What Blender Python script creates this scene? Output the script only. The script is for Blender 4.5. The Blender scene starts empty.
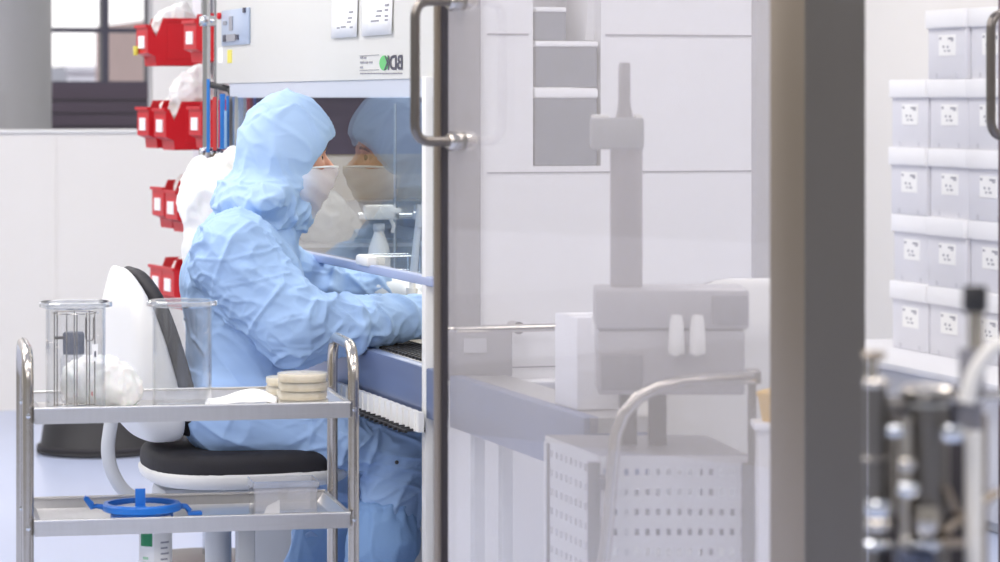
import bpy, bmesh, math, random
import numpy as np
from mathutils import Vector, Matrix, noise
random.seed(7)
sc = bpy.context.scene
COL = sc.collection
PI = math.pi
F_PX, HZ, CAM_Z = 3000.0, 100.0, 1.33      # focal length in pixels, horizon row, camera height
PHI = math.atan2(930, 3000)                # room axes against the line of sight
CP, SP = math.cos(PHI), math.sin(PHI)
def room(a, n, z=0.0):                     # room coordinates (across, along) -> world
    return Vector((a*CP - n*SP, a*SP + n*CP, z))
def lin(c):
    return tuple((x/255/12.92 if x/255 <= .04045 else ((x/255+.055)/1.055)**2.4) for x in c)

# ------------------------------------------------------------------ materials
MATS = {}
def mat(name, rgb, rough=.5, metal=0.0, bump=0.0, bscale=60, var=0.04, vscale=6, spec=.5, stretch=None, emit=0, sss=0, coat=0):
    if name in MATS: return MATS[name]
    m = bpy.data.materials.new(name); m.use_nodes = True
    nt = m.node_tree; N = nt.nodes; L = nt.links
    b = N['Principled BSDF']
    tc = N.new('ShaderNodeTexCoord'); mp = N.new('ShaderNodeMapping')
    L.new(tc.outputs['Object'], mp.inputs[0])
    if stretch: mp.inputs['Scale'].default_value = stretch
    nz = N.new('ShaderNodeTexNoise'); nz.inputs['Scale'].default_value = vscale; nz.inputs['Detail'].default_value = 4
    L.new(mp.outputs[0], nz.inputs['Vector'])
    c = lin(rgb)
    mx = N.new('ShaderNodeMix'); mx.data_type = 'RGBA'
    mx.inputs[6].default_value = tuple(x*(1-var) for x in c)+(1,)
    mx.inputs[7].default_value = tuple(min(1, x*(1+var)) for x in c)+(1,)
    L.new(nz.outputs[0], mx.inputs[0]); L.new(mx.outputs[2], b.inputs['Base Color'])
    b.inputs['Roughness'].default_value = rough; b.inputs['Metallic'].default_value = metal
    b.inputs['Specular IOR Level'].default_value = spec
    if coat: b.inputs['Coat Weight'].default_value = coat
    if sss:
        b.inputs['Subsurface Weight'].default_value = sss; b.inputs['Subsurface Scale'].default_value = .01
    if bump:
        n2 = N.new('ShaderNodeTexNoise'); n2.inputs['Scale'].default_value = bscale; n2.inputs['Detail'].default_value = 5
        L.new(mp.outputs[0], n2.inputs['Vector'])
        bp = N.new('ShaderNodeBump'); bp.inputs['Strength'].default_value = bump; bp.inputs['Distance'].default_value = .01
        L.new(n2.outputs[0], bp.inputs['Height']); L.new(bp.outputs[0], b.inputs['Normal'])
    MATS[name] = m; return m
def glass(name, tint=(1, 1, 1), ior=1.5, haze=0.0, haze_rgb=(225, 225, 228), rough=0.0, boost=1.0):
    """clear sheet: transmits straight through, mirrors by Fresnel, a little milkiness"""
    if name in MATS: return MATS[name]
    m = bpy.data.materials.new(name); m.use_nodes = True
    nt = m.node_tree; N = nt.nodes; L = nt.links
    N.remove(N['Principled BSDF']); out = N['Material Output']
    tr = N.new('ShaderNodeBsdfTransparent'); tr.inputs[0].default_value = tuple(tint)+(1,)
    gl = N.new('ShaderNodeBsdfGlossy'); gl.inputs['Roughness'].default_value = rough
    lw = N.new('ShaderNodeLayerWeight'); lw.inputs[0].default_value = .5      # Schlick, alike from both sides of the sheet
    pw = N.new('ShaderNodeMath'); pw.operation = 'POWER'; pw.inputs[1].default_value = 5
    L.new(lw.outputs['Facing'], pw.inputs[0])
    f0 = ((ior-1)/(ior+1))**2
    ml = N.new('ShaderNodeMath'); ml.operation = 'MULTIPLY_ADD'; ml.use_clamp = True
    ml.inputs[1].default_value = (1-f0)*boost; ml.inputs[2].default_value = f0*boost
    L.new(pw.outputs[0], ml.inputs[0])
    mx = N.new('ShaderNodeMixShader')
    if haze:
        df = N.new('ShaderNodeBsdfDiffuse'); df.inputs[0].default_value = lin(haze_rgb)+(1,)
        tl = N.new('ShaderNodeBsdfTranslucent'); tl.inputs[0].default_value = lin(haze_rgb)+(1,)
        m1 = N.new('ShaderNodeMixShader'); m1.inputs[0].default_value = .5
        L.new(df.outputs[0], m1.inputs[1]); L.new(tl.outputs[0], m1.inputs[2])
        nz = N.new('ShaderNodeTexNoise'); nz.inputs['Scale'].default_value = 3
        rm = N.new('ShaderNodeMapRange'); rm.inputs[3].default_value = haze*.85; rm.inputs[4].default_value = haze*1.15
        L.new(nz.outputs[0], rm.inputs[0])
        m2 = N.new('ShaderNodeMixShader'); L.new(rm.outputs[0], m2.inputs[0])
        L.new(tr.outputs[0], m2.inputs[1]); L.new(m1.outputs[0], m2.inputs[2]); base = m2
    else: base = tr
    L.new(ml.outputs[0], mx.inputs[0]); L.new(base.outputs[0], mx.inputs[1]); L.new(gl.outputs[0], mx.inputs[2])
    L.new(mx.outputs[0], out.inputs[0]); MATS[name] = m; return m
def emis(name, rgb, s):
    m = bpy.data.materials.new(name); m.use_nodes = True
    N = m.node_tree.nodes; b = N['Principled BSDF']
    b.inputs['Base Color'].default_value = (0, 0, 0, 1)
    b.inputs['Emission Color'].default_value = lin(rgb)+(1,); b.inputs['Emission Strength'].default_value = s
    MATS[name] = m; return m

M = {}
M['wall'] = mat('white_wall', (230, 227, 223), .55, bump=.02, bscale=80, var=.01)
M['floor'] = mat('blue_vinyl_floor', (184, 194, 220), .28, var=.02, vscale=3)
M['ceil'] = mat('ceiling_white', (240, 240, 240), .8)
M['steel'] = mat('brushed_steel', (205, 203, 200), .28, 1, bump=.04, bscale=40, var=.05, vscale=10, stretch=(1, 1, 12))
M['tray'] = mat('tray_steel', (214, 212, 210), .33, 1, bump=.03, bscale=50, var=.05, vscale=12, stretch=(10, 1, 1))
M['tube'] = mat('tube_steel', (196, 190, 182), .2, 1, bump=.02, bscale=50, var=.05)
M['dsteel'] = mat('dark_steel', (124, 120, 116), .38, 1, bump=.02, bscale=40, var=.06, stretch=(1, 1, .2))
M['warmsteel'] = mat('warm_steel', (158, 146, 132), .36, 1, var=.06, stretch=(1, 1, .2))
M['handle'] = mat('handle_steel', (128, 122, 116), .3, 1, var=.05)
M['chrome'] = mat('chrome', (215, 217, 220), .12, 1, var=.02)
M['blacks'] = mat('black_rubber', (34, 33, 36), .55, bump=.05, bscale=200)
M['blackf'] = mat('black_fabric', (42, 40, 44), .7, bump=.12, bscale=400)
M['wplast'] = mat('white_plastic', (236, 235, 232), .35, var=.01)
M['gplast'] = mat('grey_plastic', (196, 199, 204), .4, var=.02)
M['benchw'] = mat('bench_white', (226, 225, 219), .4, var=.01)
M['strip'] = mat('bench_grey_strip', (196, 202, 214), .35, var=.01)
M['bluesteel'] = mat('blue_steel_band', (116, 128, 160), .32, .35, var=.05, stretch=(1, .3, 6))
M['beige'] = mat('bench_inner_beige', (140, 126, 92), .45, .3, var=.08, vscale=4)
M['purple'] = mat('bench_inner_dark', (84, 76, 100), .4, var=.04)
M['red'] = mat('red_bin_plastic', (204, 32, 42), .38, var=.05, spec=.4)
M['cloth'] = mat('blue_coverall', (168, 198, 238), .72, bump=.10, bscale=70, var=.05, vscale=9, spec=.25)
M['hood'] = mat('blue_hood', (178, 206, 240), .72, bump=.08, bscale=60, var=.04, vscale=9, spec=.25)
def creased(m, amount):
    nt = m.node_tree; N = nt.nodes; L = nt.links; b = N['Principled BSDF']
    tc = N.new('ShaderNodeTexCoord'); prev = None
    for rot, scl, st in (((0, .9, .2), (5, 16, 16), .55), ((.2, -.7, 0), (5, 18, 18), .55), ((0, .1, .5), (9, 34, 34), .3)):
        mp = N.new('ShaderNodeMapping'); mp.inputs['Rotation'].default_value = rot; mp.inputs['Scale'].default_value = scl
        L.new(tc.outputs['Object'], mp.inputs[0])
        nz = N.new('ShaderNodeTexNoise'); nz.noise_type = 'RIDGED_MULTIFRACTAL'; nz.inputs['Scale'].default_value = 1; nz.inputs['Detail'].default_value = 2.5
        nz.inputs['Distortion'].default_value = .5
        L.new(mp.outputs[0], nz.inputs['Vector'])
        bp = N.new('ShaderNodeBump'); bp.inputs['Strength'].default_value = st*amount; bp.inputs['Distance'].default_value = .012
        L.new(nz.outputs[0], bp.inputs['Height'])
        if prev: L.new(prev.outputs[0], bp.inputs['Normal'])
        prev = bp
    L.new(prev.outputs[0], b.inputs['Normal'])
creased(M['cloth'], .6); creased(M['hood'], .65)
M['shoe'] = mat('blue_overshoe', (146, 184, 232), .7, bump=.15, bscale=60, var=.06)
M['skin'] = mat('skin', (214, 158, 132), .5, bump=.03, bscale=200, var=.06, vscale=25, sss=.15)
M['brow'] = mat('brow_hair', (92, 66, 50), .8)
M['eyew'] = mat('eye_dark', (58, 44, 40), .15)
M['glove'] = mat('white_glove', (222, 228, 234), .5)
M['bag'] = mat('white_bag', (240, 240, 238), .45, bump=.25, bscale=25, var=.03, sss=.1)
M['paper'] = mat('paper', (246, 246, 246), .7, var=.01)
M['ink'] = mat('ink', (70, 70, 84), .6)
M['greyink'] = mat('grey_ink', (150, 150, 156), .6)
M['green'] = mat('logo_green', (96, 190, 110), .5)
M['dgreen'] = mat('label_green', (38, 140, 92), .5)
M['pgreen'] = mat('pale_green_mark', (170, 214, 180), .6)
M['blue'] = mat('blue_plastic', (28, 112, 206), .35, var=.05)
M['strap'] = mat('blue_strap', (40, 120, 200), .6)
M['lblue'] = mat('light_blue_strip', (150, 190, 230), .5)
M['redtube'] = mat('red_tube', (200, 60, 60), .4)
M['card'] = mat('white_card', (224, 224, 231), .7, bump=.03, bscale=60, var=.015)
M['lid'] = mat('white_card_lid', (244, 244, 247), .7, bump=.03, bscale=60, var=.01)
M['cabw'] = mat('white_cabinet', (232, 232, 236), .4, var=.01)
M['greyp'] = mat('grey_panel', (168, 168, 174), .45, var=.02)
M['postg'] = mat('grey_post', (150, 152, 158), .45, .5, var=.03)
M['frame'] = mat('dark_window_frame', (64, 62, 78), .5)
M['span'] = mat('brown_spandrel', (74, 62, 76), .35, var=.2, vscale=2, stretch=(1, 1, 5))
M['conc'] = mat('grey_column', (196, 196, 194), .6, bump=.04, bscale=30, var=.03)
M['build1'] = mat('pink_render', (240, 214, 208), .8, var=.1)
M['build2'] = mat('pale_stone', (226, 230, 240), .8, var=.1)
M['agar'] = mat('agar', (246, 230, 200), .4, var=.03, sss=.1)
M['yellow'] = mat('yellow_plastic', (224, 176, 60), .45)
M['amber'] = mat('dark_cap', (70, 76, 96), .4)
M['machine'] = mat('machine_grey', (172, 170, 174), .45, .3, var=.03)
M['machined'] = mat('machine_dark_grey', (136, 134, 140), .45, .3, var=.03)
M['hose'] = mat('pale_hose', (214, 210, 204), .5)
M['gravity'] = mat('dark_recess', (60, 56, 60), .5, .2)
M['stick'] = mat('yellow_sticker', (226, 214, 90), .6)
M['screen'] = mat('blue_grey_panel', (168, 182, 204), .3)
M['doorglass'] = glass('door_glass', (.97, .97, .98), 1.5, haze=.2, haze_rgb=(232, 225, 222), boost=2.0)
M['sash'] = glass('sash_glass', (.93, .95, .96), 1.5, boost=1.25)
M['winglass'] = glass('window_glass', (.97, .97, .99), 1.45)
M['beaker'] = glass('clear_acrylic', (.975, .98, .985), 1.5, boost=1.2, haze=.02)
M['beakrim'] = glass('acrylic_rim', (.94, .95, .96), 1.5, boost=2.2, haze=.22, haze_rgb=(235, 238, 242))
M['lidpl'] = glass('clear_polystyrene', (.95, .95, .94), 1.5, haze=.32, haze_rgb=(252, 250, 244), boost=.5)
M['boxpl'] = glass('milky_polypropylene', (.97, .97, .98), 1.5, haze=.2, haze_rgb=(250, 250, 252), rough=.02, boost=1.5)
M['crate'] = glass('smoky_polypropylene', (.9, .92, .95), 1.5, haze=.7, haze_rgb=(164, 170, 184), rough=.2)
M['mask'] = glass('white_mask_gauze', (.97, .97, .98), 1.3, haze=.96, haze_rgb=(250, 251, 255), rough=.5, boost=.4)
M['film'] = glass('clear_film', (.96, .97, .97), 1.5, haze=.55, haze_rgb=(240, 240, 236), rough=.1)

# ------------------------------------------------------------------ mesh builder
class MB:
    def __init__(s): s.bm = bmesh.new()
    def _add(s, verts, faces, mtx=None):
        vs = [s.bm.verts.new((mtx @ Vector(v)) if mtx else v) for v in verts]
        for f in faces:
            try: s.bm.faces.new([vs[i] for i in f])
            except ValueError: pass
        return vs
    def box(s, c, d, rz=0, bev=0, seg=2, mtx=None):
        t = bmesh.new(); bmesh.ops.create_cube(t, size=1)
        bmesh.ops.scale(t, vec=d, verts=t.verts)
        if bev: bmesh.ops.bevel(t, geom=t.edges[:], offset=bev, segments=seg, affect='EDGES', profile=.5)
        mm = Matrix.Translation(c) @ Matrix.Rotation(rz, 4, 'Z')
        if mtx: mm = mm @ mtx
        t.verts.index_update()
        s._add([v.co.copy() for v in t.verts], [[v.index for v in f.verts] for f in t.faces], mm); t.free(); return s
    def lathe(s, prof, c=(0, 0, 0), seg=40, mtx=None, close=False):
        vs, fs = [], []
        n = len(prof)
        for i in range(seg):
            t = 2*PI*i/seg
            for r, z in prof: vs.append((c[0]+r*math.cos(t), c[1]+r*math.sin(t), c[2]+z))
        for i in range(seg):
            j = (i+1) % seg
            for k in range(n-1): fs.append((i*n+k, j*n+k, j*n+k+1, i*n+k+1))
            if close: fs.append((i*n+n-1, j*n+n-1, j*n, i*n))
        if not close:
            fs.append([i*n for i in range(seg)][::-1]); fs.append([i*n+n-1 for i in range(seg)])
        s._add(vs, fs, mtx); return s
    def tube(s, pts, r, seg=12, cap=True, closed=False):
        pts = [Vector(p) for p in pts]; n = len(pts)
        rs = r if isinstance(r, (list, tuple)) else [r]*n
        rings = []; up = None
        for i, p in enumerate(pts):
            if closed: d = (pts[(i+1) % n]-pts[i-1]).normalized()
            else: d = (pts[min(i+1, n-1)]-pts[max(i-1, 0)]).normalized()
            if up is None: up = d.orthogonal().normalized()
            up = (up - d*up.dot(d)).normalized(); sd = d.cross(up)
            rings.append([p + (up*math.cos(2*PI*k/seg)+sd*math.sin(2*PI*k/seg))*rs[i] for k in range(seg)])
        vs = [v for R in rings for v in R]; fs = []
        for i in range(n if closed else n-1):
            j = (i+1) % n
            for k in range(seg):
                l = (k+1) % seg
                fs.append((i*seg+k, i*seg+l, j*seg+l, j*seg+k))
        if cap and not closed:
            fs.append(list(range(seg))[::-1]); fs.append([(n-1)*seg+k for k in range(seg)])
        s._add(vs, fs); return s
    def prism(s, poly, z0, z1, mtx=None):            # extrude a 2-D outline
        n = len(poly)
        vs = [(x, y, z0) for x, y in poly]+[(x, y, z1) for x, y in poly]
        fs = [list(range(n))[::-1], list(range(n, 2*n))]+[(i, (i+1) % n, n+(i+1) % n, n+i) for i in range(n)]
        s._add(vs, fs, mtx); return s
    def grid(s, fn, nu, nv):
        vs = [fn(i/(nu-1), j/(nv-1)) for i in range(nu) for j in range(nv)]
        fs = [(i*nv+j, (i+1)*nv+j, (i+1)*nv+j+1, i*nv+j+1) for i in range(nu-1) for j in range(nv-1)]
        s._add(vs, fs); return s
    def build(s, name, m, parent=None, smooth=True, solid=0):
        bmesh.ops.recalc_face_normals(s.bm, faces=s.bm.faces[:])
        me = bpy.data.meshes.new(name); s.bm.to_mesh(me); s.bm.free()
        return link(name, me, m, parent, smooth, solid)
def link(name, me, m, parent=None, smooth=True, solid=0):
    me.materials.append(m)
    if smooth:
        me.polygons.foreach_set('use_smooth', [True]*len(me.polygons))
        try: me.set_sharp_from_angle(angle=math.radians(38))
        except Exception: pass
    o = bpy.data.objects.new(name, me); COL.objects.link(o)
    if parent: o.parent = parent
    if solid:
        md = o.modifiers.new('thick', 'SOLIDIFY'); md.thickness = solid; md.offset = 0
    return o
def thing(name, label, cat, loc, rz=0, group=None):
    o = bpy.data.objects.new(name, None); COL.objects.link(o)
    o.empty_display_size = .05
    o.location = loc; o.rotation_euler = (0, 0, rz); o['label'] = label; o['category'] = cat
    if group: o['group'] = group
    return o
def tag(o, label, cat, group=None, loc=None, rz=None):
    o['label'] = label; o['category'] = cat
    if group: o['group'] = group
    if loc is not None: o.location = loc
    if rz is not None: o.rotation_euler = (0, 0, rz)
    return o
def struct(o, loc=None, rz=None):
    o['kind'] = 'structure'
    if loc is not None: o.location = loc
    if rz is not None: o.rotation_euler = (0, 0, rz)
    return o
def dup(root, loc, rz=None, label=None, group=None):
    r = root.copy(); COL.objects.link(r); r.location = loc
    if rz is not None: r.rotation_euler = (0, 0, rz)
    if label: r['label'] = label
    if group: r['group'] = group
    for ch in list(root.children):
        c = ch.copy(); COL.objects.link(c); c.parent = r
        for g in list(ch.children):
            d = g.copy(); COL.objects.link(d); d.parent = c
    return r
def arc(c, r, a0, a1, n, ax=(1, 0, 0), ay=(0, 0, 1)):
    c = Vector(c); ax = Vector(ax); ay = Vector(ay)
    return [c+ax*r*math.cos(a0+(a1-a0)*i/n)+ay*r*math.sin(a0+(a1-a0)*i/n) for i in range(n+1)]
def bent(pts, rad, n=8):                                # polyline with rounded corners
    pts = [Vector(p) for p in pts]; out = [pts[0]]
    for i in range(1, len(pts)-1):
        p, a, b = pts[i], (pts[i-1]-pts[i]).normalized(), (pts[i+1]-pts[i]).normalized()
        r = min(rad, (pts[i-1]-p).length*.49, (pts[i+1]-p).length*.49)
        for k in range(n+1):
            t = k/n
            out.append((p+a*r)*(1-t)**2+p*2*t*(1-t)+(p+b*r)*t*t)
    out.append(pts[-1]); return out

# ------------------------------------------------------------------ signed distance bodies
def rcone(P, a, b, ra, rb):
    a = np.array(a, np.float32); b = np.array(b, np.float32); ba = b-a
    t = np.clip(((P-a)@ba)/max(1e-9, float(ba@ba)), 0, 1)
    return np.linalg.norm(P-(a+t[..., None]*ba), axis=-1)-(ra+(rb-ra)*t)
def ellip(P, c, r, ry=0.0):
    q = P-np.array(c, np.float32)
    if ry:
        cs, sn = math.cos(ry), math.sin(ry)
        q = np.stack([q[..., 0]*cs-q[..., 2]*sn, q[..., 1], q[..., 0]*sn+q[..., 2]*cs], -1)
    r = np.array(r, np.float32)
    k0 = np.linalg.norm(q/r, axis=-1); k1 = np.linalg.norm(q/(r*r), axis=-1)
    return k0*(k0-1)/np.maximum(k1, 1e-6)
def smin(a, b, k):
    h = np.clip(.5+.5*(b-a)/k, 0, 1); return b*(1-h)+a*h-k*h*(1-h)
def smax(a, b, k): return -smin(-a, -b, k)
def nets(fn, lo, hi, h):
    lo = np.array(lo, np.float32); n = np.ceil((np.array(hi)-lo)/h).astype(int)+1
    ax = [lo[i]+h*np.arange(n[i], dtype=np.float32) for i in range(3)]
    Fv = np.empty(n, np.float32); step = max(1, int(400000/(n[1]*n[2])))
    for i in range(0, n[0], step):
        X, Y, Z = np.meshgrid(ax[0][i:i+step], ax[1], ax[2], indexing='ij')
        Fv[i:i+step] = fn(np.stack([X, Y, Z], -1))
    S = Fv < 0
    co = [(i, j, k) for i in (0, 1) for j in (0, 1) for k in (0, 1)]
    cn = sum(S[i:n[0]-1+i, j:n[1]-1+j, k:n[2]-1+k].astype(np.int8) for i, j, k in co)
    A = (cn > 0) & (cn < 8); idx = np.argwhere(A); num = np.full(A.shape, -1, np.int64); num[A] = np.arange(len(idx))
    sm = np.zeros((len(idx), 3)); ct = np.zeros(len(idx))
    for c0 in co:
        for d in range(3):
            if c0[d] == 1: continue
            c1 = list(c0); c1[d] = 1
            f0 = Fv[tuple((idx+c0).T)]; f1 = Fv[tuple((idx+c1).T)]
            w = (f0 < 0) != (f1 < 0); t = np.where(w, f0/np.where(w, f0-f1, 1), 0)
            p = np.tile(np.array(c0, float), (len(idx), 1)); p[:, d] += t
            sm += p*w[:, None]; ct += w
    V = (idx+sm/ct[:, None])*h+lo
    faces = []
    for d in range(3):
        e, g = (d+1) % 3, (d+2) % 3
        sl0 = [slice(None)]*3; sl1 = [slice(None)]*3
        sl0[d] = slice(0, n[d]-1); sl1[d] = slice(1, n[d])
        a, b = S[tuple(sl0)], S[tuple(sl1)]
        for sign in (True, False):
            E = np.argwhere((a != b) & (a == sign))
            E = E[(E[:, e] > 0) & (E[:, g] > 0) & (E[:, e] < n[e]-1) & (E[:, g] < n[g]-1)]
            q = []
            for oe, og in ((-1, -1), (0, -1), (0, 0), (-1, 0)):
                c = E.copy(); c[:, e] += oe; c[:, g] += og; q.append(num[tuple(c.T)])
            q = np.stack(q, 1)
            faces.append(q if sign else q[:, ::-1])
    return V, np.concatenate(faces)
def sdf_obj(name, fn, lo, hi, h, m, parent=None, disp=None, relax=1):
    V, Fc = nets(fn, lo, hi, h)
    me = bpy.data.meshes.new(name); me.from_pydata(V.tolist(), [], Fc.tolist()); me.update()
    E = np.empty(len(me.edges)*2, np.int32); me.edges.foreach_get('vertices', E); E = E.reshape(-1, 2)
    def lap(V):
        s = np.zeros_like(V); c = np.zeros(len(V))
        np.add.at(s, E[:, 0], V[E[:, 1]]); np.add.at(s, E[:, 1], V[E[:, 0]])
        np.add.at(c, E[:, 0], 1); np.add.at(c, E[:, 1], 1)
        return V*.4+s/np.maximum(c, 1)[:, None]*.6
    for _ in range(relax): V = lap(V)
    me.vertices.foreach_set('co', V.astype(np.float32).ravel()); me.update()
    if disp:
        nm = np.empty(len(V)*3, np.float32); me.vertices.foreach_get('normal', nm); nm = nm.reshape(-1, 3)
        D = np.array([disp(Vector(p), Vector(q)) for p, q in zip(V, nm)])
        V = V+nm*D[:, None]
        me.vertices.foreach_set('co', V.astype(np.float32).ravel()); me.update()
    me.materials.append(m); me.polygons.foreach_set('use_smooth', [True]*len(me.polygons))
    o = bpy.data.objects.new(name, me); COL.objects.link(o)
    if parent: o.parent = parent
    return o
def warp(p, f, a):
    return p+noise.noise_vector(p*f)*a
def creases(p, sc3, seed, w=.35):
    """ridges that meet in corners, like crumpled thin cloth"""
    q = Vector((p.x*sc3[0]+seed, p.y*sc3[1], p.z*sc3[2]))
    d, _ = noise.voronoi(q)
    return math.exp(-(d[1]-d[0])/w)+.5*d[0]

# ------------------------------------------------------------------ setting
b = MB(); b.box((1.2, 6, -.05), (9, 20, .1)); struct(b.build('floor', M['floor']), (0, 0, 0), PHI)
b = MB(); b.box((1.2, 5.0, 3.15), (9, 17.5, .1)); struct(b.build('ceiling', M['ceil']), (0, 0, 0), PHI)
NW = 12.9; SILL = 1.19
WX0, WX1 = -3.0, 2.42
b = MB()
b.box((3.2, NW+.06, SILL/2), (3.6, .12, SILL))                      # below the glazing
b.box((-.8, NW+.06, .54), (4.4, .12, 1.08))                          # lower sill out of view, set for the dark band reflected in the sash
b.box(((WX1+5.0)/2, NW+.06, (SILL+3.1)/2), (5.0-WX1, .12, 3.1-SILL))  # right of it
b.box((1.0, NW+.06, 2.95), (8.0, .12, .3))
b.box((2.0, NW-.002, .6), (.006, .004, 1.2))
struct(b.build('wall_north', M['wall'], smooth=False), (0, 0, 0), PHI)
b = MB(); b.box((5.0, 7.5, 1.55), (.12, 10.9, 3.1)); struct(b.build('wall_east', M['wall']), (0, 0, 0), PHI)
b = MB(); b.box((3.2, NW+.05, SILL+.006), (3.6, .13, .014), bev=.003); struct(b.build('trim_1', M['wplast']), (0, 0, 0), PHI)
# inner glazing
b = MB(); b.box(((WX0+WX1)/2, NW+.06, (1.08+2.8)/2), (WX1-WX0, .008, 2.8-1.08)); struct(b.build('window_1', M['winglass']), (0, 0, 0), PHI)
# round column in the corridor beyond
b = MB(); b.lathe([(.40, 0), (.40, 3.1)], (0, 0, 0), 48)
struct(b.build('trim_2', M['conc']), room(1.775, 14.2))
# outer facade beyond the corridor
NF = 16.0
b = MB()
zs = CAM_Z+(HZ-83)/F_PX*15.9; zm = CAM_Z+(HZ-29.5)/F_PX*15.9
b.box((1.2, NF, zs/2), (9, .2, zs))
for k in range(3): b.box((1.2, NF-.105, zs-.08-k*.07), (9, .012, .012))
struct(b.build('wall_facade', M['span']), (0, 0, 0), PHI)
b = MB()
xs = []
def facade_a(px):                                   # a on the facade plane for a pixel column
    k = (px-500)/F_PX
    return NF*(k*CP+SP)/(CP-k*SP)
for px in (-120, -9, 47, 104, 150, 200, 256): b.box((facade_a(px), NF, (zs+3.1)/2), (.035 if px != 150 else .05, .1, 3.1-zs))
for z, h in ((zs-.01, .04), (zm, .025), (zm+.55, .03)): b.box((1.2, NF, z), (9, .08, h))
struct(b.build('window_2', M['frame'], smooth=False), (0, 0, 0), PHI)
b = MB(); b.box((5.75, 30, .9), (.9, 3, 2.4)); b.box((5.6, 28.45, 1.6), (.25, .1, .4)); bo = b.build('building', M['build1'])
tag(bo, 'hazy pink building seen outside the right window panes', 'building', loc=(0, 0, 0), rz=PHI)
b = MB(); b.box((5.5, 34, .7), (.7, 3, 1.9)); b.box((5.5, 34, 1.67), (.74, 3.1, .06)); bo = b.build('building', M['build2'])
tag(bo, 'pale low building seen outside the left window panes', 'building', loc=(0, 0, 0), rz=PHI)
b = MB(); b.box((2.0, 30, -.35), (40, 26, .5)); struct(b.build('ground_outside', mat('pale_ground', (214, 214, 220), .9)), (0, 0, 0), PHI)
# grey pillar on the far right, seen at the side of the cabinet
b = MB(); b.box((0, 0, 1.55), (.16, .3, 3.1)); struct(b.build('trim_3', M['greyp']), room(3.757, 9.2), PHI)

# ------------------------------------------------------------------ clean bench
BA, BN0, BN1 = 1.75, 6.06, 8.36
def bN(px):                                          # where a pixel column meets the bench front
    k = (px-500)/F_PX
    Y = BA/(k*CP+SP); return -k*Y*SP+Y*CP
def bZ(px, py):
    k = (px-500)/F_PX
    return CAM_Z-(py-HZ)/F_PX*BA/(k*CP+SP)
WT = .76
bench = thing('clean_bench', 'white laminar flow clean bench with glass sash and blue steel front', 'lab bench', room(BA, 7.2), PHI)
o0 = Vector((BA, 7.2, 0))
def bb(a0, a1, n0, n1, z0, z1, mb=None, bev=0):
    mb = mb or MB(); mb.box(((a0+a1)/2-BA, (n0+n1)/2-7.2, (z0+z1)/2), (a1-a0, n1-n0, z1-z0), bev=bev); return mb
mb = MB(); bb(BA, BA+.02, BN0+.02, BN1, 1.376, 2.5, mb, bev=.003); bb(BA+.02, BA+.70, BN0+.43, BN1, 1.376, 2.5, mb); mb.build('upper_housing', M['benchw'], bench)
bb(BA+.004, BA+.06, BN0+.02, BN1-.16, 1.335, 1.376).build('grey_fascia', M['strip'], bench)
# side panel towards the camera, with a niche for storage boxes
mb = MB()
nich = (room(0, 0),)
def endA(px, n=BN0):                                 # across coordinate on a plane n = const
    k = (px-500)/F_PX
    return n*(k*CP+SP)/(CP-k*SP)
def endZ(px, py, n=BN0):
    k = (px-500)/F_PX
    return CAM_Z-(py-HZ)/F_PX*(n/(CP-k*SP))
na0, na1, nz = endA(533), endA(601), endZ(566, 166)
bb(BA, na0, BN0, BN0+.02, 0, 2.5, mb); bb(na1, BA+.70, BN0, BN0+.02, 0, 2.5, mb)
bb(na0, na1, BN0, BN0+.02, 0, nz, mb); bb(na0, na1, BN0, BN0+.02, 1.95, 2.5, mb)
mb.build('side_panel', M['cabw'], bench, smooth=False)
mb = MB(); bb(na0-.01, na1+.01, BN0+.22, BN0+.23, nz, 1.95, mb); bb(na0-.012, na0, BN0+.02, BN0+.23, nz, 1.95, mb)
bb(na1, na1+.012, BN0+.02, BN0+.23, nz, 1.95, mb); bb(na0-.01, na1+.01, BN0+.02, BN0+.23, nz-.012, nz, mb)
bb(na0-.01, na1+.01, BN0+.02, BN0+.23, 1.95, 1.962, mb)
mb.build('niche', M['cabw'], bench, smooth=False)
for py, w_ in ((35, .0022), (172, .0016), (365, .0016)):
    zz = endZ(600, py)
    for a_, c_ in (((BA+.1, na0-.01), (na1+.01, BA+.7)) if py == 35 else ((BA+.1, BA+.7),)): bb(a_, c_, BN0-.002, BN0, zz-w_, zz+w_).build('panel_joint', M['greyink'], bench, smooth=False)
bb(BA+.001, endA(479), BN0-.012, BN0-.002, 0.77, 2.5).build('dim_reflection_strip', M['machined'], bench)  # added grey strip, stands in for the darker band of the door glass reflection
bb(BA-.014, BA+.008, 6.135, 6.165, 0, 1.38, bev=.002).build('corner_post', M['wplast'], bench)
# far end: frame posts and inner end wall
mb = MB(); bb(BA-.004, BA+.03, 8.10, 8.125, WT, 1.34, mb); bb(BA-.006, BA+.03, 8.16, 8.2, WT, 1.34, mb); mb.build('frame_post', M['steel'], bench)
bb(BA+.03, BA+.68, 8.17, 8.19, 1.178, 1.376).build('inner_dark_panel', M['purple'], bench)
mb = MB(); bb(BA+.03, BA+.68, 8.17, 8.19, WT, 1.178, mb); bb(BA+.68, BA+.70, BN0+.02, 8.2, WT, 1.376, mb)
mb.build('inner_wall', M['beige'], bench)
mb = MB(); bb(BA+.05, BA+.66, 8.02, 8.17, 1.035, 1.05, mb); bb(BA+.05, BA+.66, 8.02, 8.03, 1.0, 1.05, mb); bb(BA+.05, BA+.5, 7.9, 8.17, .93, .94, mb)
mb.build('inner_ledge', M['steel'], bench)
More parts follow.
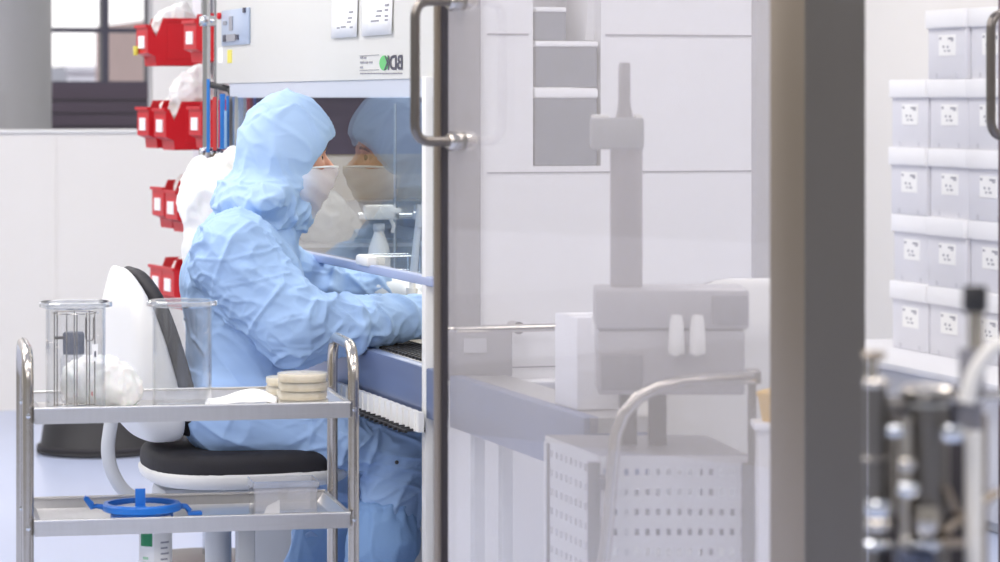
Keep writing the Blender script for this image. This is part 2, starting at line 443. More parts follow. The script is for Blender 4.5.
# sash
mb = MB(); mb.box((.004, (BN0+.03+8.10)/2-7.2, 1.145), (.006, 8.10-BN0-.03, .385)); mb.build('glass_sash', M['sash'], bench)
mb = MB(); mb.box((-.004, (BN0+.03+8.10)/2-7.2, .945), (.022, 8.10-BN0-.03, .02), bev=.004); mb.build('sash_bar', mat('pale_lilac_steel', (176, 186, 216), .35, .3), bench)
bb(BA-.022, BA+.006, bN(376), bN(364), .95, .975, bev=.008).build('sash_clip', M['wplast'], bench)
# worktop, front band, grille, tray under it
mb = MB(); bb(BA+.0, BA+.69, BN0+.02, 8.2, WT-.03, WT-.002, mb); mb.build('worktop', M['tray'], bench)
bb(BA-.012, BA+.02, BN0-.0, 8.2, .653, WT, bev=.004).build('front_band', M['bluesteel'], bench)
mb = MB()
gn0, gn1 = BN0+.05, 7.05
for i in range(34):
    n = gn0+(gn1-gn0)*i/33
    mb.box((.085, n-7.2, WT+.001), (.11, .006, .006))
for i in range(8): mb.box((.035+i*.0145, (gn0+gn1)/2-7.2, WT+.001), (.005, gn1-gn0, .005))
mb.build('air_grille', M['blacks'], bench, smooth=False)
mb = MB()
for i in range(26): mb.box((.0, 6.15+i*.04-7.2, .628), (.14, .007, .006))
for i in range(4): mb.box((-.06+i*.04, 6.65-7.2, .628), (.006, 1.05, .006))
mb.build('wire_shelf', M['blacks'], bench, smooth=False)
mb = MB()
for i in range(30): mb.box((-.028-.003*(i % 2), 6.13+i*.0245-7.2, .647), (.012, .0245, .042))
mb.build('ribbed_tray', M['wplast'], bench, smooth=False)
mb = MB(); bb(BA+.66, BA+.70, BN0+.05, 8.2, 0, WT-.03, mb); bb(BA+.03, BA+.66, 8.15, 8.2, 0, WT-.03, mb); mb.build('base_panel', M['gplast'], bench)
# control panel, stickers
mb = MB(); bb(BA-.006, BA, bN(250.5), bN(223.5), bZ(237, 45), bZ(237, 9), mb, bev=.002); cp = mb.build('control_panel', M['screen'], bench)
mb = MB()
for px0, px1, y0, y1 in ((229, 238, 34, 41), (232, 235, 16, 30), (226, 229, 20, 24)): bb(BA-.009, BA-.006, bN(px1), bN(px0), bZ(237, y1), bZ(237, y0), mb)
mb.build('button', M['greyink'], cp)
for px0, px1, y0, y1 in ((226, 228.5, 34, 41), (239, 241, 35, 40), (246, 248, 9, 14)): bb(BA-.010, BA-.006, bN(px1), bN(px0), bZ(237, y1), bZ(237, y0)).build('switch', M['ink'], cp)
mb = MB(); bb(BA-.002, BA, bN(232), bN(228), bZ(230, 63), bZ(230, 50), mb); mb.build('sticker', M['stick'], bench)
mb = MB(); bb(BA-.002, BA, bN(222.5), bN(219), bZ(221, 63), bZ(221, 48), mb); mb.build('sticker', M['paper'], bench)
mb = MB(); mb.lathe([(0.002, 0), (.009, 0), (.01, .005), (.008, .01), (.0, .011)], (0, 0, 0), 20, Matrix.Translation((-.001, bN(221)-7.2, bZ(221, 16))) @ Matrix.Rotation(-PI/2, 4, 'Y')); mb.build('red_knob', M['red'], bench)
# emblem: letters in mirror writing, green disc
def text_mesh(txt, size, flip, xscale=1.0):
    cu = bpy.data.curves.new('t', 'FONT'); cu.body = txt; cu.size = size; cu.extrude = 0; cu.offset = size*.025
    ob = bpy.data.objects.new('t', cu); COL.objects.link(ob)
    dg = bpy.context.evaluated_depsgraph_get(); dg.update()
    me = bpy.data.meshes.new_from_object(ob.evaluated_get(dg))
    bpy.data.objects.remove(ob); bpy.data.curves.remove(cu)
    return me
def on_front(me, n_start, z, xs, ys, depth=.0012, off=.0016):
    """lay a flat lettering mesh on the bench front; it runs away from the camera (mirror writing)"""
    bm = bmesh.new(); bm.from_mesh(me)
    xs0 = min(v.co.x for v in bm.verts); x1 = max(v.co.x for v in bm.verts); y0 = min(v.co.y for v in bm.verts); y1 = max(v.co.y for v in bm.verts)
    for v in bm.verts:
        v.co = Vector((-off, n_start-7.2+(v.co.x-xs0)/(x1-xs0)*xs, z+(v.co.y-y0)/(y1-y0)*ys))
    m2 = bpy.data.meshes.new('lettering'); bm.to_mesh(m2); bm.free(); return m2
zb, zt = bZ(392, 70), bZ(392, 55.3)
nB, nE = bN(403), bN(390)
me = on_front(text_mesh('BD', .05, True), nB, zb, nE-nB, zt-zb)
logo = link('emblem', me, M['ink'], bench, smooth=False); logo['label'] = 'dark mirror-written letters with a green disc'
mb = MB(); nc = (bN(389)+bN(379.8))/2; mb.prism([((bN(379.8)-bN(389))/2*math.cos(t*PI/16), (zt-zb)/2*1.03*math.sin(t*PI/16)) for t in range(32)], 0, .0012,
      Matrix.Translation((-.0, nc-7.2, (zb+zt)/2)) @ Matrix(((0, 0, -1, 0), (1, 0, 0, 0), (0, 1, 0, 0), (0, 0, 0, 1)))); mb.build('emblem_disc', M['green'], logo, smooth=False)
me = on_front(text_mesh('K', .05, True), bN(389.6), zb, bN(384.6)-bN(389.6), zt-zb, off=.002)
link('emblem_letter', me, M['ink'], logo, smooth=False)
mb = MB()
def dash(px0, px1, py, h): bb(BA-.0015, BA, bN(px1), bN(px0), bZ((px0+px1)/2, py)-h/2, bZ((px0+px1)/2, py)+h/2, mb)
for a_, b_, y_ in ((360.5, 363, 57.6), (364, 366.5, 57.9), (360.5, 364, 62.3), (364.6, 368, 62.5), (369, 372.5, 62.4), (360.5, 363, 67.4)): dash(a_, b_, y_, .0045)
for k in range(14): dash(360.5+k*3.05, 362.9+k*3.05, 73.4, .003)
for y_ in (55.4, 70): dash(360, 379, y_, .0012)
mb.build('small_print', M['greyink'], logo, smooth=False)

# papers taped to the bench
for px0, px1, yb, lab, rows in ((333.5, 359, 37.5, 'white printed sheet taped to the bench front, nearer the control panel', ((18, 350, 354), (22, 349, 353), (27, 343, 348), (27.3, 352, 355), (28, 339, 342), (12, 351, 355))),
                                (364, 394, 35.2, 'white printed sheet taped to the bench front above the green emblem', ((21, 373, 381), (20, 387, 390), (16, 378, 383), (16, 387, 390), (11, 379, 384), (10, 387, 390), (5, 387, 391)))):
    n1, n0 = bN(px0), bN(px1); zb_ = bZ((px0+px1)/2, yb)
    p = thing('paper_sheet', lab, 'paper', room(BA-.001, (n0+n1)/2, zb_), PHI, None)
    mb = MB(); w = n1-n0; h = .297
    mb.grid(lambda u, v: (-.0012-.004*(1-v)**4, (u-.5)*w, v*h), 4, 8); sh = mb.build('sheet', M['paper'], p, solid=.0006)
    mb = MB()
    for yy, q0, q1 in rows:
        mb.box((-.0042, (bN(q0)+bN(q1))/2-(n0+n1)/2, bZ((q0+q1)/2, yy)-zb_), (.001, bN(q0)-bN(q1), .004))
    mb.build('print', M['greyink'], sh, smooth=False)

# ------------------------------------------------------------------ things inside the bench
def at(px, py, a=None, n=None, Y=None):               # a pixel ray cut by a room plane
    k = (px-500)/F_PX
    if a is not None: Y = a/(k*CP+SP)
    if n is not None: Y = n/(CP-k*SP)
    return Vector((k*Y, Y, CAM_Z-(py-HZ)/F_PX*Y))
A2 = 2.02
p = at(379, 246, a=A2); zt = WT
sb = thing('spray_bottle', 'white trigger spray bottle standing inside the bench behind the sash', 'bottle', (p.x, p.y, zt), PHI)
zt_ = at(379, 203, a=A2).z - zt
mb = MB(); mb.lathe([(.001, 0), (.027, 0), (.03, .006), (.03, zt_*.52), (.026, zt_*.62), (.013, zt_*.74), (.012, zt_*.78)], (0, 0, 0), 28); mb.build('bottle_body', M['wplast'], sb)
mb = MB(); mb.lathe([(.015, zt_*.76), (.015, zt_*.82)], (0, 0, 0), 20); mb.build('collar', M['gplast'], sb)
mb = MB(); mb.box((0, 0, zt_*.92), (.085, .022, zt_*.13), bev=.009); mb.box((.045, 0, zt_*.93), (.03, .012, .014), bev=.004); tr = mb.build('spray_head', M['wplast'], sb)
mb = MB(); mb.tube([(.03, 0, zt_*.87), (.04, 0, zt_*.8), (.036, 0, zt_*.74)], .005); mb.build('trigger', M['wplast'], tr)
p = at(395, 250, a=2.07)
st = thing('lab_stand', 'thin chrome stand rod with cross clamp inside the bench', 'stand', (p.x, p.y, WT), PHI)
mb = MB(); mb.tube([(0, 0, 0), (0, 0, .56)], .0045); mb.build('rod', M['chrome'], st)
zc = at(400, 216, a=2.07).z-WT
mb = MB(); mb.tube([(-.09, 0, zc), (.11, -.0, zc)], .0055); mb.tube([(-.09, 0, zc), (-.1, 0, zc)], .009); mb.build('cross_arm', M['chrome'], st)
for dx in (0, .055, .08):
    mb = MB(); mb.box((dx, 0, zc), (.018, .022, .022), bev=.003); mb.lathe([(.006, 0), (.006, .018)], (dx, -.004, zc+.009), 12); mb.build('clamp', M['chrome'], st)
mb = MB(); mb.box((0, 0, .005), (.12, .08, .01), bev=.002); mb.build('base', M['dsteel'], st)
p = at(414, 255, a=1.93)
pp = thing('pipette', 'slim white pipette leaning upright beside the chrome stand rod', 'pipette', (p.x, p.y, WT), PHI)
mb = MB(); mb.tube([(-.02, 0, .0), (-.01, 0, .06), (.0, 0, .17), (.015, 0, .32)], [.002, .006, .009, .007]); mb.build('barrel', M['wplast'], pp)
mb = MB(); mb.tube([(-.012, 0, .02), (-.005, 0, .12)], .014); mb.build('grip', M['wplast'], pp)
p = at(391, 280, a=1.97)
rk = thing('wire_rack', 'small chrome wire rack holding petri dishes inside the bench', 'rack', (p.x, p.y, WT), PHI)
mb = MB()
rw, rd = .06, .055
for z in (.02, .07, .14, .18):
    mb.tube(bent([(-rw, -rd, z), (rw, -rd, z), (rw, rd, z), (-rw, rd, z), (-rw, -rd+.001, z)], .01), .002, 8)
for sx in (-1, 1):
    for sy in (-1, 1): mb.tube([(sx*rw, sy*rd, 0), (sx*rw, sy*rd, .18)], .0025, 8)
for i in range(5): mb.tube([(-rw+i*rw/2, -rd, .02), (-rw+i*rw/2, rd, .02)], .0015, 6)
mb.build('wire_frame', M['chrome'], rk)
def petri(loc, label, group, rad=.046, h=.0155):
    t = thing('petri_dish', label, 'petri dish', loc, PHI, group)
    mb = MB(); mb.lathe([(.0, .0), (rad-.002, 0), (rad-.002, h*.8), (rad-.0034, h*.8), (rad-.0034, .0014), (0, .0014)], (0, 0, 0), 40, close=True); mb.build('dish', M['lidpl'], t)
    mb = MB(); mb.lathe([(0.0, .0016), (rad-.004, .0016), (rad-.004, h*.72), (0, h*.72)], (0, 0, 0), 40, close=True); mb.build('agar', M['agar'], t)
    mb = MB(); mb.lathe([(rad-.0012, h*.35), (rad, h*.35), (rad, h), (0, h), (0, h-.0012), (rad-.0012, h-.0012)], (0, 0, 0), 40, close=True); mb.build('lid', M['lidpl'], t)
    return t
pd0 = petri((p.x, p.y, WT+.023), 'lowest petri dish in the chrome wire rack inside the bench', 'dishes in the wire rack', .047)
for i, nm in enumerate(('second petri dish up in the chrome wire rack inside the bench', 'third petri dish up in the chrome wire rack inside the bench', 'fourth petri dish up in the chrome wire rack inside the bench', 'fifth petri dish up in the chrome wire rack inside the bench', 'sixth petri dish up in the chrome wire rack inside the bench', 'topmost petri dish in the chrome wire rack inside the bench')):
    dup(pd0, (p.x, p.y, WT+.023+.0162*(i+1)), PHI, nm)
# crumpled bag behind the sash
p = at(320, 243, n=8.03)
def bagfn(P): return smin(smin(ellip(P, (0, 0, .07), (.075, .09, .075)), ellip(P, (-.03, .04, .12), (.04, .05, .05)), .03), ellip(P, (.05, 0, .04), (.06, .05, .045)), .03)
cb = sdf_obj('plastic_bag', bagfn, (-.14, -.13, 0.002), (.15, .13, .2), .006, M['film'], None, lambda v, n: .012*(creases(v, (28, 28, 28), 3)-.6))
tag(cb, 'crumpled translucent plastic bag lying inside the bench near the hands', 'bag', loc=(p.x, p.y, .9405), rz=PHI)

# ------------------------------------------------------------------ ledge table running on from the bench
TN0, TN1, TA1 = 5.10, BN0-.10, 1.86
lt = thing('side_table', 'narrow worktop with blue steel edge continuing the bench behind the door glass', 'table', room(BA, 5.6), PHI)
def tb(a0, a1, n0, n1, z0, z1, mb=None, bev=0):
    mb = mb or MB(); mb.box(((a0+a1)/2-BA, (n0+n1)/2-5.6, (z0+z1)/2), (a1-a0, n1-n0, z1-z0), bev=bev); return mb
tb(BA, TA1, TN0, TN1, WT-.03, WT-.002).build('worktop', M['tray'], lt)
mb = MB(); tb(BA-.012, BA+.02, TN0, TN1, .653, WT, mb, bev=.004); tb(BA+.02, TA1, TN0, TN0+.02, .653, WT-.03, mb); mb.build('front_band', M['bluesteel'], lt)
for n in (TN0+.05, TN1-.08):
    for a in (BA+.025, TA1-.025): tb(a-.011, a+.011, n-.014, n+.014, 0, WT-.03).build('leg', M['gplast'], lt)
# white carton standing on it
p = at(578, 400, a=1.86)
cn = thing('carton', 'plain white carton standing on the narrow table behind the door glass', 'box', room(1.81, 5.29, WT), PHI)
mb = MB(); mb.box((0, 0, .085), (.085, .13, .17), bev=.003); mb.build('carton_body', M['card'], cn)
mb = MB(); mb.box((0, 0, .1712), (.087, .03, .002)); mb.box((0, -.0658, .155), (.03, .002, .035)); mb.build('tape', M['lid'], cn)
# rails on the side panel
rl = thing('hand_rail', 'long stainless rail across the white side panel of the bench', 'rail', room(BA+.35, BN0-.02, endZ(590, 324)), PHI)
a0, a1 = endA(447, BN0-.06)-BA-.35, endA(736, BN0-.06)-BA-.35
mb = MB(); mb.tube(bent([(a0, .004, 0), (a0, -.045, 0), (a1, -.045, 0), (a1, .004, -.03)], .035), .0085, 14); mb.build('bar', M['tube'], rl)
for a in (-.2, .12): MB().lathe([(.013, 0), (.013, .05)], (0, 0, 0), 16, Matrix.Translation((a, -.045, 0)) @ Matrix.Rotation(-PI/2, 4, 'X')).build('bracket', M['tube'], rl)
gb = thing('wall_box', 'grey rounded box mounted under the rail on the bench side', 'box', room((endA(443, BN0-.06)+endA(512, BN0-.06))/2, BN0-.045, endZ(478, 352)), PHI)
mb = MB(); mb.box((0, 0, 0), (endA(512, BN0-.06)-endA(443, BN0-.06), .055, .105), bev=.01); mb.build('casing', M['machined'], gb)
mb = MB(); mb.box((-.01, -.029, .02), (.05, .003, .03)); mb.build('window', M['greyp'], gb)
gl_ = thing('ledge', 'thin white ledge under the grey box on the bench side', 'shelf', room((endA(443)+endA(562))/2, BN0-.02, endZ(500, 381)), PHI)
mb = MB(); mb.box((0, -.0, 0), (endA(562)-endA(443), .06, .006), bev=.002); mb.box((0, .012, -.012), (.2, .008, .02)); mb.build('ledge_board', M['lid'], gl_)
# boxes in the niche
def crate(px0, px1, yt, yb, lab, lidh, n=BN0-.005):
    z0 = endZ((px0+px1)/2, yb, n); h = endZ((px0+px1)/2, yt, n)-z0; aa0, aa1 = endA(px0, n), endA(px1, n); w = aa1-aa0
    t = thing('storage_box', lab, 'box', room((aa0+aa1)/2, n+.108, z0), PHI, 'boxes in the niche')
    mb = MB()
    mb.prism([(-w/2*.9, -.095), (w/2*.9, -.095), (w/2*.9, .095), (-w/2*.9, .095)], 0, .004)
    hb = h-lidh
    for s_ in (-1, 1):
        mb.box((s_*w/2*.93, 0, hb/2), (.005, .2, hb)); mb.box((0, s_*.1, hb/2), (w*.93, .005, hb))
    mb.build('tub', M['crate'], t, smooth=False)
    mb = MB(); mb.box((0, 0, h-lidh/2), (w, .212, lidh), bev=min(.006, lidh*.3)); mb.build('lid', M['lid'], t)
    mb = MB(); mb.box((0, 0, hb*.4), (w*.8, .17, hb*.75), bev=.01); mb.build('contents', M['machined'], t)
    return t
nzp = 165.5
crate(535, 599, 88, nzp, 'milky lidded storage box at the bottom of the niche stack', .022)
crate(536, 599, 41, 87, 'milky storage box in the middle of the niche stack', .012)
crate(536, 567, 7, 40, 'small milky storage box on top of the niche stack', .01)
mb = MB(); mb.box((0, 0, .12), (.035, .15, .24), bev=.004); mb.box((.0, -.076, .19), (.02, .002, .06))
fo = mb.build('folder', M['lid']); tag(fo, 'white folder leaning upright on top of the niche stack', 'folder', loc=room(endA(592, BN0+.05), BN0+.12, endZ(592, 41, BN0+.02)), rz=PHI)
fo.rotation_euler = (0, .08, PHI)

# ------------------------------------------------------------------ person
PA, PN = 1.5, 6.93
per = thing('person', 'seated person in light blue hooded cleanroom coverall and white mask, arms reaching into the bench', 'person', room(PA, PN), PHI)
def coverall(P):
    f = rcone(P, (-.03, -.085, .615), (.0, .085, .615), .112, .108)
    for s in (-1, 1):
        f = smin(f, rcone(P, (.012+.008*s, s*.055, .66), (.014+.012*s, s*.07, .90), .126, .128), .05)
        f = smin(f, rcone(P, (.014+.012*s, s*.07, .90), (-.015+.018*(s+1), s*.145, .97), .125, .088), .05)
    f = smin(f, rcone(P, (.02, 0, .97), (.095, 0, 1.075), .10, .078), .05)
    # legs
    f = smin(f, rcone(P, (-.04, -.09, .61), (.20, -.125, .548), .108, .078), .04)
    f = smin(f, rcone(P, (-.0, .09, .61), (.18, .115, .548), .102, .078), .04)
    f = smin(f, rcone(P, (.20, -.125, .548), (.362, -.125, .525), .078, .068), .03)
    f = smin(f, rcone(P, (.18, .115, .548), (.335, .115, .525), .078, .068), .03)
    f = smin(f, rcone(P, (.362, -.125, .525), (.325, -.125, .30), .068, .066), .03)
    f = smin(f, rcone(P, (.335, .115, .525), (.25, .11, .29), .068, .064), .03)
    f = smin(f, rcone(P, (.325, -.125, .30), (.285, -.125, .12), .064, .05), .02)
    f = smin(f, rcone(P, (.25, .11, .29), (.18, .11, .12), .062, .05), .02)
    # arms
    ar = rcone(P, (-.045, -.185, .965), (.075, -.262, .815), .095, .083)
    ar = smin(ar, rcone(P, (.075, -.262, .815), (.215, -.245, .812), .083, .066), .03)
    ar = smin(ar, rcone(P, (.215, -.245, .812), (.385, -.205, .83), .058, .046), .012)
    f = smin(f, ar, .03)
    al = rcone(P, (.05, .16, .985), (.18, .215, .882), .085, .075)
    al = smin(al, rcone(P, (.18, .215, .882), (.275, .185, .868), .075, .058), .03)
    al = smin(al, rcone(P, (.275, .185, .868), (.385, .135, .865), .052, .045), .012)
    f = smin(f, al, .03)
    return f
def seg_t(p, a, b):
    a = Vector(a); b = Vector(b); d = b-a; t = max(0, min(1, (p-a).dot(d)/d.dot(d))); return t, (p-(a+d*t)).length
def fold(p, along, fl, fa, seed, k=2.6):
    """long sharp creases: low frequency along one direction, high across it"""
    d = Vector(along).normalized(); t = p.dot(d); r = p-d*t; k *= 1.5
    n = noise.noise(Vector((r.x*fa+seed, r.y*fa+t*fl, r.z*fa+seed*2)))
    v = max(0, 1-abs(n)*k)
    return v*v
def cloth_disp(p, n):
    q = warp(p, 5, .035)
    t1, d1 = seg_t(p, (-.045, -.185, .965), (.075, -.262, .815)); t2, d2 = seg_t(p, (.075, -.262, .815), (.385, -.205, .83))
    t3, d3 = seg_t(p, (.05, .16, .985), (.18, .215, .882)); t4, d4 = seg_t(p, (.18, .215, .882), (.385, .135, .865))
    da = min(d1, d2, d3, d4)
    wa = max(0, min(1, (.15-da)/.05))
    leg = max(0, min(1, (.66-p.z)/.05))*(max(0, min(1, (p.x-.05)/.08)))
    # sleeves: diagonal crumple; trunk: soft long folds; legs: folds drawn towards the knee
    m1 = .5+.9*noise.noise(p*6); m2 = .5+.9*noise.noise(p*7+Vector((9, 0, 0)))
    sl = .010*fold(q, (.75, -.2, -.65), 4, 15, 2)*m1*1.3+.010*fold(q, (.5, .1, .85), 5, 14, 7)*m2*1.3+.004*fold(q, (1, 0, .15), 6, 24, 11)+.010*noise.noise(q*8)+.003*(creases(q, (22, 22, 26), 9, .25)-.55)
    tr = .012*noise.noise(Vector((q.x*9+q.z*3, q.y*9, q.z*4)))+.009*fold(q, (.25, 0, 1), 3, 11, 5)*m1+.008*fold(q, (.8, .2, -.5), 4, 14, 3)*m2
    lg = .011*fold(q, (.9, 0, -.35), 3, 17, 4)*m1*1.4+.010*fold(q, (.35, .1, .9), 4, 13, 8)*m2+.006*fold(q, (.8, 0, .5), 6, 26, 15)+.010*noise.noise(q*7)
    v = tr*(1-wa)+sl*wa
    v = v*(1-leg)+lg*leg
    # sleeve rolls: an edge where the upper sleeve slides over the lower one
    if d2 < .12: v += .009*math.exp(-((t2-.44)/.035)**2)-.006*math.exp(-((t2-.53)/.035)**2)+.004*math.sin(t2*46)*max(0, t2-.55)
    if d4 < .1: v += .008*math.exp(-((t4-.5)/.04)**2)-.005*math.exp(-((t4-.62)/.05)**2)
    # waist gather and zip line
    v -= .006*math.exp(-((p.z-.70)/.02)**2)*(1-wa)*(1-leg)
    if p.x > .05: v -= .004*math.exp(-(p.y/.006)**2)*(1-wa)*(1-leg)
    return v
sdf_obj('coverall', coverall, (-.22, -.42, .06), (.48, .40, 1.19), .0042, M['cloth'], per, cloth_disp, 1)
mb = MB()
for z in (.505, .488): mb.lathe([(0, 0), (.0045, 0), (.0045, .003), (0, .004)], (0, 0, 0), 12, Matrix.Translation((.335, -.1985, z)) @ Matrix.Rotation(PI/2, 4, 'X'))
mb.build('snap_button', M['dsteel'], per)
def hoodfn(P):
    f = ellip(P, (.12, 0, 1.228), (.112, .094, .122), .12)
    f = smin(f, rcone(P, (.095, 0, 1.17), (.06, 0, 1.09), .08, .092), .04)
    f = smin(f, ellip(P, (.045, 0, 1.098), (.09, .14, .05), -.3), .03)
    f = smin(f, rcone(P, (.12, 0, 1.13), (.13, 0, 1.075), .075, .06), .03)
    op = ellip(P, (.280, 0, 1.134), (.136, .17, .122), -.1)
    return smax(f, -op, .008)
def hood_disp(p, n):
    q = warp(p, 7, .02)
    low = max(0, min(1, (1.17-p.z)/.06))
    up = Vector((.25, 0, 1))
    v = .005*noise.noise(q*11)+.0055*fold(q, (-.1, 0, 1), 4, 16, 3)+.0045*fold(q, (.7, 0, -.6), 5, 18, 9)
    v += low*(.009*fold(q, (.85, .2, -.45), 4, 19, 6)+.008*fold(q, (.7, -.1, .4), 5, 17, 2)+.006*noise.noise(q*16))
    # seams: across the crown and down the side
    v -= .0022*math.exp(-((p.z-(1.315-.0-.9*(p.x-.12)**2*6-.12*(p.x-.12)))/.0035)**2)
    if p.z > 1.1: v -= .0016*math.exp(-((p.x-.165+.25*(p.z-1.25))/.0035)**2)
    return v
sdf_obj('hood', hoodfn, (-.12, -.17, 1.0), (.26, .17, 1.37), .0045, M['hood'], per, hood_disp, 1)
def headfn(P):
    f = ellip(P, (.112, 0, 1.22), (.092, .074, .108))
    f = smin(f, ellip(P, (.15, 0, 1.165), (.058, .058, .07)), .03)
    f = smin(f, rcone(P, (.11, 0, 1.14), (.10, 0, 1.03), .055, .055), .03)
    f = smin(f, rcone(P, (.165, 0, 1.11), (.17, 0, 1.1), .032, .03), .03)
    f = smin(f, rcone(P, (.198, -.03, 1.212), (.198, .03, 1.212), .0095, .0095), .014)
    f = smin(f, rcone(P, (.203, 0, 1.202), (.228, 0, 1.165), .008, .0115), .008)
    for s in (-1, 1):
        f = smin(f, rcone(P, (.219, s*.010, 1.161), (.212, s*.013, 1.160), .008, .008), .006)
        f = smin(f, ellip(P, (.175, s*.038, 1.176), (.024, .018, .018)), .016)
        f = smax(f, -ellip(P, (.212, s*.031, 1.193), (.018, .017, .0105)), .008)
        f = smin(f, ellip(P, (.105, s*.076, 1.19), (.016, .008, .03)), .006)
    f = smin(f, ellip(P, (.205, 0, 1.128), (.012, .022, .007)), .008)
    return f
sdf_obj('head', headfn, (-.0, -.1, 1.0), (.26, .1, 1.34), .0036, M['skin'], per)
for s in (-1, 1):
    mb = MB(); mb.lathe([(.0115*math.sin(t*PI/10), -.0115*math.cos(t*PI/10)) for t in range(11)], (.1895, s*.031, 1.193), 20); mb.build('eye', M['eyew'], per)
    mb = MB(); mb.tube([(.206, s*.014, 1.2105), (.2085, s*.028, 1.2165), (.203, s*.042, 1.214), (.193, s*.052, 1.207)], [.002, .0036, .0032, .0015], 8); mb.build('eyebrow', M['brow'], per)
def maskfn(P):
    f = rcone(P, (.195, 0, 1.145), (.155, 0, 1.075), .040, .04)
    f = smin(f, rcone(P, (.145, -.03, 1.135), (.145, .03, 1.135), .058, .058), .03)
    f = smin(f, rcone(P, (.19, 0, 1.15), (.221, 0, 1.166), .048, .023), .02)
    top = (P[..., 2]-1.170)-.04*(P[..., 0]-.2)
    f = smax(f, top, .003)
    return f
mk = sdf_obj('face_mask', maskfn, (.06, -.1, 1.0), (.27, .1, 1.2), .004, M['mask'], per, lambda p, n: .0025*math.sin((p.z*1.0+p.x*.6)*170)*.5)
mb = MB(); mb.tube([(.135, -.066, 1.167), (.165, -.072, 1.171), (.208, -.05, 1.173), (.232, -.024, 1.172), (.2445, 0, 1.171), (.232, .024, 1.172), (.208, .05, 1.173), (.165, .072, 1.171), (.135, .066, 1.167)], .0024, 8); mb.build('mask_edge', M['paper'], mk)
# gloved hands holding work inside the bench
def hand(s, w, pitch):
    w = Vector(w)
    def fn(P):
        Q = P-np.array(w, np.float32); Q = np.stack([Q[..., 0], Q[..., 1]*s, Q[..., 2]], -1)   # +y = thumb side (inward)
        f = rcone(Q, (-.03, 0, 0), (.0, 0, 0), .036, .034)
        f = smin(f, rcone(Q, (.02, -.022, .0), (.085, -.03, .002), .02, .016), .02)
        f = smin(f, rcone(Q, (.02, .018, .0), (.09, .026, .004), .022, .016), .02)
        f = smin(f, rcone(Q, (.03, 0, .004), (.09, 0, .006), .02, .015), .02)
        for y, L1, L2, r in ((-.033, .028, .024, .0085), (-.012, .036, .03, .0092), (.010, .04, .034, .0095), (.030, .034, .03, .0095)):
            k = (.088, y, .003); m_ = (.088+L1, y*1.08, -.008); e = (.088+L1+L2*.62, y*1.08, -.008-L2*.78); tp = (.088+L1+L2*.55, y*1.08, -.03-L2*.78)
            g = smin(rcone(Q, k, m_, r+.001, r), rcone(Q, m_, e, r, r*.95), .003); g = smin(g, rcone(Q, e, tp, r*.95, r*.8), .003)
            f = smin(f, g, .006)
        g = smin(rcone(Q, (.025, .028, -.004), (.06, .056, -.018), .015, .0115), rcone(Q, (.06, .056, -.018), (.098, .058, -.036), .0115, .0095), .004)
        return smin(f, g, .01)
    lo = w+Vector((-.07, -.09, -.12)); hi = w+Vector((.2, .09, .07))
    return sdf_obj('glove', fn, lo, hi, .0035, M['glove'], per)
hand(1, (.415, -.195, .832), 0); hand(-1, (.415, .12, .865), 0)
# overshoes with an elastic top
for kx, pts in (('r', ((.327, -.125, .36), (.322, -.125, .30), (.285, -.125, .11), (.40, -.125, .05))), ('l', ((.275, .112, .36), (.252, .11, .29), (.18, .11, .11), (.295, .112, .05)))):
    a_, b_, c_, d_ = pts
    def fn(P, a_=a_, b_=b_, c_=c_, d_=d_):
        f = rcone(P, a_, b_, .074, .082); f = smin(f, rcone(P, b_, c_, .082, .066), .02)
        f = smin(f, rcone(P, (c_[0]-.03, c_[1], .055), d_, .052, .04), .04)
        f = smax(f, P[..., 2]-(a_[2]+.03), .008); return smax(f, .004-P[..., 2], .004)
    def dp(p, n, a_=a_):
        g = p.z-(a_[2]+.012)
        ang = math.atan2(p.y-a_[1], p.x-a_[0])
        v = .006*(creases(warp(p, 6, .03), (20, 20, 9), 3, .25)-.5)
        v += .0025*math.sin(ang*14)*math.exp(-(g/.03)**2) - .004*math.exp(-(g/.008)**2)
        return v
    sdf_obj('overshoe', fn, (a_[0]-.19, a_[1]-.11, -.0), (a_[0]+.2, a_[1]+.11, a_[2]+.06), .006, M['shoe'], per, dp)

